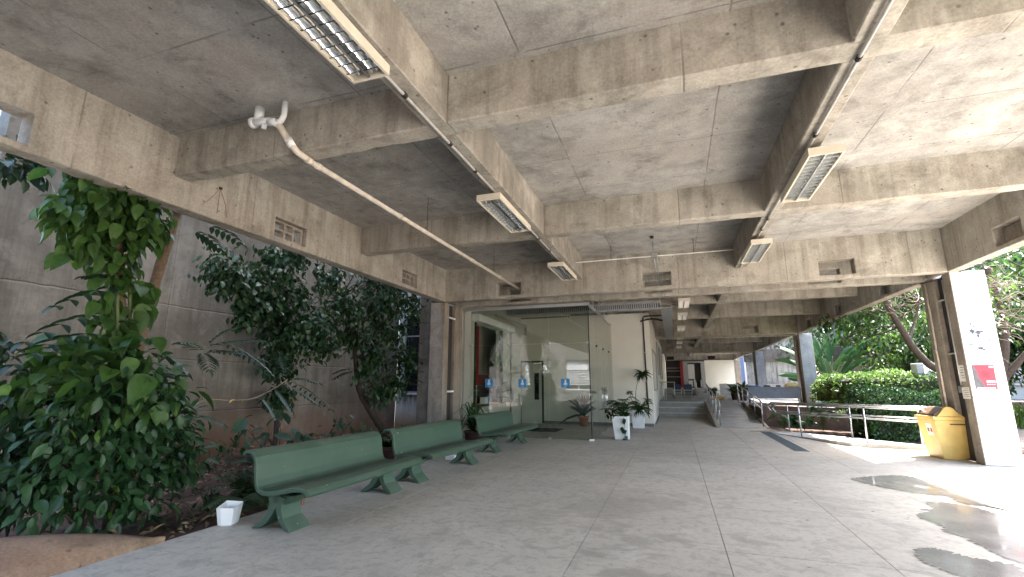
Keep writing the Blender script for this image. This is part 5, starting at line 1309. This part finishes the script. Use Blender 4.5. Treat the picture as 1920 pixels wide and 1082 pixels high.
# leaf litter on the soil
lit = []
for _ in range(2600):
    x, y = rnd.uniform(-9.3, -5.13), rnd.uniform(2.2, 14.8)
    lit.append(leaf_matrix(Vector((x, y, -.03+rnd.uniform(0, .06)+(.16 if 8 < y < 13 and x < -7 else 0))), Vector((rnd.uniform(-1, 1), rnd.uniform(-1, 1), rnd.uniform(-.2, .35))), rnd.uniform(.06, .15), rnd.uniform(.03, .06), (Vector((0, 0, 1))+rdir()*.5).normalized()))
o = foliage('leaf_litter', lit, 'ellipse', 'dry_leaf', None); tag(o, 'dry brown leaf litter scattered over the planting soil', 'leaf litter')
lit = []
for _ in range(46):
    x, y = rnd.uniform(-4.4, 3.4), rnd.uniform(4.2, 13)
    lit.append(leaf_matrix(Vector((x, y, .006)), Vector((rnd.uniform(-1, 1), rnd.uniform(-1, 1), .05)), rnd.uniform(.02, .05), rnd.uniform(.008, .018)))
o = foliage('fallen_leaves', lit, 'ellipse', 'dry_leaf', None); tag(o, 'few tiny dry leaves scattered on the hall floor', 'fallen leaves')

# ------------------------------------------------------------------ garden on the sunny side
def sb(name, boxes, mat, parent, **k):
    m = MB()
    for b in boxes: m.box(*b)
    return wb(m, name, mat, parent, **k)
o = MB().prism([(3.2, 19.95), (3.2, 18.95), (3.66, 18.25), (4.9, 16.32), (5.9, 14.95), (6.6, 14.9), (12, 16), (12, 27), (7, 25.7), (3.2, 25.6)], -.3, lambda x, y: -.02).build('garden_bed', 'soil'); tag(o, 'dark soil bed between the ramp and the clipped hedge', 'garden bed', kind='structure')
t = thing('retaining_wall', 'low stained retaining wall behind the broad-leaved bed plants', 'wall', (4.6, 20.8, 0))
wb(MB().prism([(3.21, 21.4), (6.3, 20.1), (6.38, 20.28), (3.21, 21.62)], -.2, .72), 'wall_body', 'red_wall', t, bevel=.01)
wb(MB().prism([(3.21, 21.36), (6.3, 20.06), (6.4, 20.3), (3.21, 21.66)], .721, .76), 'coping', 'mould_concrete', t)
o = MB().prism([(3.21, 21.63), (6.38, 20.3), (7.4, 25.58), (3.21, 25.58)], .2, .66).build('terrace_soil', 'soil'); tag(o, 'soil terrace between the retaining wall and the landing', 'soil', kind='structure')
def hedge(lab, x0, y0, x1, y1, z0, z1, n, mats, round_=.25, L=.085, rz=0., loc=None):
    t = thing('hedge', lab, 'hedge', ((x0+x1)/2, (y0+y1)/2, z0))
    hx, hy, h = (x1-x0)/2, (y1-y0)/2, z1-z0
    R = Matrix.Rotation(rz, 3, 'Z'); t.rotation_euler = (0, 0, rz)
    MB().box(-hx+.14, -hy+.14, 0, hx-.14, hy-.14, h-.14).build('core', 'hedge_core', t, bevel=.2, segs=3)
    groups = {k: [] for k, _ in mats}; keys = [k for k, w in mats for _ in range(w)]
    from mathutils import noise as mn
    for _ in range(n):
        a = rnd.random(); At = 4*hx*hy; As = 2*h*(2*hx+2*hy)*.62
        if a < At/(At+As): p = Vector((rnd.uniform(-hx, hx), rnd.uniform(-hy, hy), h)); nn = Vector((0, 0, 1))
        else:
            q = rnd.random()*(4*hx+4*hy); z = rnd.uniform(0, h)
            if q < 2*hx: p = Vector((q-hx, -hy, z)); nn = Vector((0, -1, 0))
            elif q < 4*hx: p = Vector((q-3*hx, hy, z)); nn = Vector((0, 1, 0))
            elif q < 4*hx+2*hy: p = Vector((-hx, q-4*hx-hy, z)); nn = Vector((-1, 0, 0))
            else: p = Vector((hx, q-4*hx-3*hy, z)); nn = Vector((1, 0, 0))
        c = Vector((max(-hx+round_, min(hx-round_, p.x)), max(-hy+round_, min(hy-round_, p.y)), min(h-round_, p.z)))
        d = p-c
        if d.length > round_: p = c+d.normalized()*round_; nn = d.normalized()
        w = mn.noise(Vector((p.x*1.3, p.y*1.3, p.z*1.3+x0)))*.26+mn.noise(Vector((p.x*5, p.y*5, p.z*5)))*.06
        p = p+nn*(w-rnd.random()**2*.16)
        l = L*rnd.uniform(.7, 1.3); d = (nn*.5+rdir()*.8+Vector((0, 0, .15)))
        groups[keys[rnd.randrange(len(keys))]].append(leaf_matrix(p, d, l, l*.55, (nn+rdir()*.6).normalized()))
    for k, g in groups.items():
        if g: foliage('foliage', g, 'small', k, t)
    return t
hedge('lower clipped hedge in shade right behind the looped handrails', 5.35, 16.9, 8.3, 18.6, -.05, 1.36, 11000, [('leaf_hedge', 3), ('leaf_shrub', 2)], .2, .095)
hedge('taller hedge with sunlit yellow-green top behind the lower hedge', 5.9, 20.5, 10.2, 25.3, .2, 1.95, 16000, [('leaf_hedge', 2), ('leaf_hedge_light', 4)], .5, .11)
def bed_plant(loc, lab, n, L, h, mat='leaf_palm'):
    t = thing('bed_plant', lab, 'plant', loc, group='broad-leaved plants in the garden bed'); lv = []; ps = []
    for k in range(n):
        a = rnd.uniform(0, 6.28); r = rnd.uniform(.1, .35); z = h*rnd.uniform(.35, 1)
        p = Vector((math.cos(a)*r, math.sin(a)*r, z)); ps.append([(0, 0, 0), (p.x*.5, p.y*.5, z*.7), tuple(p)])
        lv.append(leaf_matrix(p, Vector((math.cos(a), math.sin(a), -.25)), L*rnd.uniform(.7, 1.1), L*.62))
    loc_leaves(t, lv, 'heart', mat, n); stems(t, ps, .012, 'stem_green')
bed_plant((3.55, 19.3, .05), 'round-leaved plant at the ramp end of the garden bed', 16, .44, .55)
bed_plant((4.15, 19.2, .05), 'leafy plant between the looped rail ends in the bed', 18, .42, .6)
bed_plant((4.72, 19.2, .05), 'tall broad-leaved plant behind the first rail post', 20, .48, 1.0)
bed_plant((5.5, 19.0, .05), 'bright-leaved plant beside the hedge end', 18, .46, 1.0, 'leaf_hedge_light')

# spreading tree with leaning limb
GT = thing('leaning_tree', 'dark spreading tree whose thick limb leans behind the pillars', 'tree', (9.03, 18, .1))
tree_limbs(GT, [([(9.0, 18.2, -.1), (9.06, 18.1, .9), (9.17, 18, 1.7), (9.27, 18, 2.2), (9.41, 18, 2.8), (9.5, 18, 3.6), (9.45, 18.2, 5.2)], .17, .07),
                ([(9.12, 18.1, 1.75), (8.7, 18.3, 1.92), (8.25, 18.4, 1.95), (7.7, 18.3, 2.12), (7.26, 18.2, 2.66), (7.0, 18.1, 3.22), (6.75, 18, 3.8), (6.55, 18, 4.5)], .14, .08),
                ([(9.17, 18, 1.7), (9.66, 17.8, 2.4), (10.0, 17.6, 2.85), (10.6, 17.5, 3.4)], .10, .05), ([(7.1, 18.15, 2.9), (7.5, 18.6, 3.5), (7.9, 18.9, 4.3)], .06, .03)], 'bark')
cr = [(5.5, 20.0, 3.75, .42), (6.25, 20.0, 3.95, .6), (6.97, 20.0, 4.1, .6), (7.6, 20.0, 4.2, .65), (8.25, 20.2, 4.1, .6), (5.85, 20.0, 3.2, .32), (6.5, 20.0, 3.25, .42), (7.0, 20.0, 3.35, .35), (8.4, 20, 4.8, .7), (7.86, 20, 4.9, .6), (6.8, 20, 4.9, .8), (9.3, 19, 5.6, 1.1), (8, 18.5, 5.8, 1.1), (6.9, 18.3, 5.4, .9), (10.5, 17.5, 5.2, 1.1), (11.3, 17, 4.4, .8), (6.7, 20.6, 5.3, .9), (7.4, 21.6, 5.4, 1.0), (7.7, 20.2, 5.7, .9), (6.6, 21.6, 5.5, .8), (7.0, 19.4, 5.4, .7)]  # the last clusters are added overhead to shade the garden bed
lv = blob_leaves(cr, 330, .19, .5, .6, .2)
h2 = len(lv)//2; rnd.shuffle(lv)
foliage('foliage', [Matrix.Translation(-GT.location) @ q for q in lv[:h2]], 'ellipse', 'leaf_canopy', GT); foliage('foliage', [Matrix.Translation(-GT.location) @ q for q in lv[h2:]], 'ellipse', 'leaf_canopy_dark', GT)
limbs_to(GT, [(6.55, 18, 4.5), (7.9, 18.9, 4.3), (9.45, 18.2, 5.2), (6.9, 18.1, 3.4), (10.6, 17.5, 3.4)], cr, .035, 'bark')
def twigs(lab, centre, n, spread, mat, leafn, seed):
    rr = random.Random(seed); t = thing('twiggy_branch', lab, 'branch', centre); m = MB()
    for k in range(n):
        p = Vector((rr.uniform(-1, 1)*spread[0], rr.uniform(-1, 1)*spread[1], rr.uniform(-1, 1)*spread[2])); P = [p]
        d = Vector((rr.uniform(-1, 1), rr.uniform(-.5, .5), rr.uniform(-.5, .8))).normalized()
        for i in range(6): d = (d+Vector((rr.uniform(-.5, .5), rr.uniform(-.4, .4), rr.uniform(-.5, .5)))).normalized(); P.append(P[-1]+d*rr.uniform(.08, .2))
        r = rr.uniform(.005, .013); m.tube(P, [r*(1-.6*i/6) for i in range(7)], 4)
    m.build('twig', mat, t, smooth=True)
    lv = [leaf_matrix(Vector((rr.uniform(-1, 1)*spread[0], rr.uniform(-1, 1)*spread[1], rr.uniform(-1, 1)*spread[2])), Vector((rr.uniform(-1, 1), rr.uniform(-1, 1), -.4)), rr.uniform(.12, .25), rr.uniform(.06, .1)) for _ in range(leafn)]
    loc_leaves(t, lv, 'ellipse', 'leaf_canopy', 30)
    return t
twigs('tangle of bare pale twigs with few leaves beside the whitewashed pillar', (8.65, 16.2, 3.7), 110, (.75, .5, .95), 'twig', 110, 3)
twigs('bare pale twigs hanging below the roof edge over the hedge', (6.9, 17.3, 4.15), 60, (.9, .3, .5), 'twig', 14, 4)
# paddle-leaved palm
def paddle_palm(loc, lab, fr, mat):
    t = thing('paddle_palm', lab, 'palm', loc); st = MB(); n_ = 0
    for (ex, ey, ez, L, w, tw) in fr:
        B = Vector((rnd.uniform(-.15, .15), rnd.uniform(-.2, .2), 0)); E = Vector((ex, ey, ez)); mid = B.lerp(E, .5)+Vector((-ex*.15, 0, ez*.08))
        P = bezier([B, mid, E], 5); st.tube(P, [.05*(1-.5*i/(len(P)-1)) for i in range(len(P))], 5)
        d = (P[-1]-P[-2]).normalized(); m = MB(); rows = []; s0 = Vector((math.cos(tw), math.sin(tw), 0)); s0 = (s0-d*s0.dot(d)).normalized(); nn = d.cross(s0)
        for i in range(10):
            s = i/9; c = E+d*L*s+Vector((ex*.25, 0, -1))*L*.16*s*s*2; ww = w*(math.sin(math.pi*min(1, .12+s*.88))**.6)*(1 if s < .98 else .2)
            ww *= (1-.22*abs(math.sin(i*2.7)))
            rows.append([tuple(c+s0*ww+nn*ww*.55), tuple(c+s0*ww*.5+nn*ww*.22), tuple(c), tuple(c-s0*ww*.5+nn*ww*.22), tuple(c-s0*ww+nn*ww*.55)])
        m.sheet(rows); m.build('leaf', mat, t, smooth=True)
    st.build('leaf_stalk', 'stem_green', t, smooth=True)
    MB().lathe([(.3, -.3), (.22, .3), (.1, .8)], n=10).build('trunk', 'bark', t, smooth=True)
paddle_palm((8.0, 30, .9), 'tall palm with huge paddle leaves beyond the grey pillar', [(rr0*(k-11)/11*1.25+.1, [-.2, .15, 0][k % 3], [1.0, 1.9, 1.4, 2.2, .7][k % 5], [1.5, 2.2, 1.9, 2.3][k % 4], [.2, .26, .23][k % 3], [.3, .9, -.5, .1][k % 4]) for k, rr0 in enumerate([1.0, .85, 1.1, .7]*5+[.9, .6])], 'leaf_palm')
paddle_palm((11.2, 29, .9), 'young banana plant in front of the mouldy concrete frame', [(-.3, 0, .6, 1.4, .3, .1), (.1, .1, .8, 1.4, .28, .4), (.5, 0, .5, 1.5, .28, .2), (.9, -.1, .6, 1.3, .22, .0), (-.6, 0, .3, 1.0, .24, .6)], 'leaf_palm')
t = thing('stump_palm', 'stubby ringed palm trunk between the paddle palm and the white wall', 'palm', (9.0, 31, .8))
MB().lathe([(.28-.05*(i % 2), .12*i) for i in range(16)], n=12).build('trunk', 'bark', t)
lv = [leaf_matrix(Vector((0, 0, 1.85)), Vector((math.cos(a), math.sin(a), .5)), .6, .08) for a in (0.4, 1.7, 2.9, 4.4, 5.5)]
loc_leaves(t, lv, 'blade', 'leaf_canopy_dark', 5)
# wood beyond
def back_tree(loc, h, cl, mats, lab, L=.27, dens=420):
    t = thing('garden_tree', lab, 'tree', loc, group='trees beyond the hedge')
    cs = [(loc[0]+c[0], loc[1]+c[1], loc[2]+c[2], c[3]) for c in cl]
    tree_limbs(t, [([loc, (loc[0]+.15, loc[1], loc[2]+h*.35), (loc[0]-.1, loc[1], loc[2]+h*.7), (loc[0], loc[1], loc[2]+h)], .16, .06)], 'bark_dark')
    limbs_to(t, [(loc[0]+.1, loc[1], loc[2]+h*.5), (loc[0], loc[1], loc[2]+h)], cs, .04, 'bark_dark')
    lv = blob_leaves(cs, dens, L, .5, .6, .25); rnd.shuffle(lv); k = len(lv)//2
    for part, mt in ((lv[:k], mats[0]), (lv[k:], mats[1])): foliage('foliage', [Matrix.Translation(-t.location) @ q for q in part], 'small', mt, t)
def crown(n, r, h, w): return [(rnd.gauss(0, w*.5), rnd.gauss(0, w*.4), h+rnd.gauss(0, w*.35), r*rnd.uniform(.7, 1.2)) for _ in range(n)]
A, Bm = ('leaf_canopy', 'leaf_canopy_dark'), ('leaf_canopy_dark', 'leaf_hedge')
back_tree((12.6, 28, .8), 3.2, crown(22, .9, 2.4, 2.4), A, 'yellow-green bushy tree right of the banana plant'.replace('right of', 'beside'))
back_tree((14.8, 26, .8), 4.5, crown(22, 1.2, 3.6, 3.2), Bm, 'dark dense tree behind the twiggy branches')
back_tree((11.2, 34, .9), 6.5, crown(20, 1.4, 6.4, 3.6), Bm, 'tall tree above the mouldy concrete frame')
back_tree((17.5, 22, .5), 6.5, crown(26, 1.4, 5.2, 4.2), Bm, 'large dark tree filling the gap beside the whitewashed pillar')
back_tree((15.8, 20.5, .2), 5.6, crown(20, 1.2, 5.2, 3.0), A, 'leafy tree over the brown earth path')
back_tree((21, 31, .8), 8, crown(16, 1.6, 7.5, 3.4), Bm, 'far tall tree above the louvred building')
back_tree((9.0, 40, 1), 7.5, crown(14, 1.3, 7.2, 2.6), A, 'far tree overhanging the stained white wall')
back_tree((16.0, 36, 1), 7, crown(22, 1.5, 4.2, 4.0), A, 'sunlit yellow-green tree beside the concrete frame corner')
lv = []
for _ in range(16000):
    x = rnd.uniform(11, 42); y = 52-(x-11)*.75+rnd.uniform(-2, 2); z = .5+9.5*rnd.random()**.8
    lv.append(leaf_matrix(Vector((x, y+1.5*math.sin(z*1.7+x), z+1.2*math.sin(x*1.3))), rdir()+Vector((-.4, -.6, -.1)), rnd.uniform(.4, .7), rnd.uniform(.22, .36)))
o = foliage('distant_wood', lv, 'small', 'leaf_canopy_dark', None); tag(o, 'mass of dark trees closing the view behind the garden', 'wood')
lv = []  # front layer of the wood, sunlight put into a lighter leaf colour
for _ in range(9000):
    x = rnd.uniform(11, 42); y = 51-(x-11)*.75+rnd.uniform(-2, 2); z = .5+9.5*rnd.random()
    lv.append(leaf_matrix(Vector((x, y+1.5*math.sin(z*1.7+x)-.5, z+1.2*math.sin(x*1.3))), rdir()+Vector((-.4, -.6, .2)), rnd.uniform(.35, .6), rnd.uniform(.2, .32)))
o = foliage('sunlit_wood', lv, 'small', 'leaf_canopy', None); tag(o, 'yellow-green sunlit foliage in front of the dark trees', 'wood')
t = thing('strap_leaf_clump', 'clump of upright strap leaves on the earth bed beyond the pillar', 'plant', (10.6, 20.5, .05))
lv = []
for k in range(170):
    x, y, a = rnd.uniform(-1.3, 1.6), rnd.uniform(-.5, .7), rnd.uniform(0, 6.28)
    lv.append(leaf_matrix(Vector((x, y, .0)), Vector((math.cos(a)*.4, math.sin(a)*.4, 1)), rnd.uniform(.6, 1.15), .06))
loc_leaves(t, lv, 'blade', 'leaf_canopy', 60)
t = thing('grey_cabinet', 'grey metal meter cabinet with pale panel behind the hedge', 'cabinet', (8.75, 21.2, .6))
MB().box(-.42, -.2, -.6, .42, .25, 1.75).build('body', 'grey_pier', t, bevel=.02)
MB().box(-.22, -.214, 1.0, .36, -.201, 1.66).build('panel', 'aluminium', t, bevel=.01); MB().box(.1, -.212, .7, .22, -.201, .84).build('label_plate', 'white_paint', t); MB().box(.0, -.212, .35, .3, -.201, .5).build('vent_plate', 'window_frame', t)

# ------------------------------------------------------------------ buildings beyond
def frame_building():
    t = thing('concrete_frame_building', 'mouldy concrete frame with stained white infill walls behind the palms', 'building', (11, 40.5, 0))
    sb('infill_wall', [(5.9, 45.0, .5, 9.9, 45.2, 3.44)], 'stained_white', t)
    sb('parapet_band', [(5.8, 44.85, 3.45, 10.0, 45.25, 4.5)], 'mould_concrete', t)
    sb('upper_wall', [(5.8, 45.05, 4.51, 12, 45.3, 9)], 'stained_white', t)
    sb('infill_wall', [(10.2, 40.1, .5, 13.6, 40.3, 3.28)], 'stained_white', t)
    sb('parapet_band', [(10.1, 39.9, 3.29, 15.0, 40.35, 4.25)], 'mould_concrete', t)
    sb('upper_wall', [(10.3, 40.1, 4.26, 14.6, 40.3, 6.4)], 'stained_white', t)
    sb('frame_column', [(14.55, 39.8, .5, 15.1, 40.4, 3.28)], 'mould_concrete', t); sb('frame_column', [(14.62, 39.85, 4.26, 15.2, 40.4, 6.4)], 'grey_pier', t)
    for x in (11.3, 12.4, 13.5): sb('panel_strip', [(x, 40.06, 4.3, x+.05, 40.098, 6.35)], 'window_frame', t)
    sb('roof_edge', [(10.0, 39.8, 6.41, 15.4, 41, 6.75)], 'grey_pier', t)
    sb('sill_ledge', [(3.6, 43.9, .5, 10.5, 44.4, 1.62)], 'facade_white', t)
frame_building()
t = thing('pale_corner_building', 'pale building with a blue post glimpsed past the far pillars', 'building', (7, 60, .5))
sb('wall', [(6.4, 60, .5, 10.5, 61, 6.5)], 'facade_white', t); sb('blue_post', [(6.9, 59.6, .5, 7.6, 59.95, 6.2)], 'far_blue', t); sb('window', [(8.6, 59.9, 2.6, 9.8, 59.99, 4.2)], 'window_dark', t)
t = thing('louvred_building', 'pale blue-grey louvred building glimpsed behind the leaning tree', 'building', (18, 33, 0))
sb('wall', [(14.8, 33, .3, 26, 34, 8.5)], 'facade_white', t)
me = MB().box(0, -.1, 0, 4.6, 0, .10).mesh('louvre_slat', 'facade_white')
for c in range(2):
    sb('louvre_opening', [(15.2+c*4.9, 32.96, 1.5, 19.9+c*4.9, 32.995, 4.7)], 'window_frame', t)
    for k in range(16): link('louvre_slat', me, t, Matrix.Translation((15.25+c*4.9-18, -.05, 1.55+k*.195)))
# building and tree across the yard, mirrored in the lobby glass
t = thing('white_facade', 'dark building with white louvred windows behind the viewer, mirrored in the lobby glass', 'building', (-11, -19, 0))
wb(plate_with_holes((-40, 4), (-.2, 11), [(-10.25, 1.0, -7.85, 3.9), (-14.6, 1.0, -12.0, 3.9)], -19.3, -19.0, lambda u, z, q: (u, q, z)), 'wall', 'mould_concrete', t, merge=True)
for x0, x1 in ((-10.25, -7.85), (-14.6, -12.0)):
    wb(MB().box(x0, -19.28, 1.0, x1, -19.26, 3.9), 'window_back', 'window_dark', t)
    wb(MB().box(x0+.02, -19.22, 2.95, x1-.02, -19.18, 3.85), 'upper_pane', 'white_plastic', t)
    wb(MB().box(x0, -19.2, 1.0, x1, -19.0, 1.1).box((x0+x1)/2-.05, -19.2, 1.1, (x0+x1)/2+.05, -19.1, 1.5), 'sill', 'white_plastic', t)
    me = MB().box(x0+.03, -19.16, 0, x1-.03, -19.06, .085).mesh('louvre_slat', 'white_plastic')
    for k in range(9): link('louvre_slat', me, t, Matrix.Translation((11, 19, 1.5+k*.155)))
back_tree((-11.5, -14.5, -.1), 3.6, [(c[0], c[1], c[2], c[3]) for c in crown(12, .7, 3.9, 2.6)], Bm, 'tree across the yard behind the viewer, mirrored in the lobby glass', .2, 60)
back_tree((-17, -9, -.1), 4.5, crown(16, 1.1, 4.6, 3.4), Bm, 'broad tree at the near end of the courtyard behind the viewer', .25, 150)
back_tree((-12.5, 0.5, -.1), 5.5, crown(16, 1.0, 5.5, 2.6), Bm, 'tree beyond the near end of the courtyard wall', .25, 150)
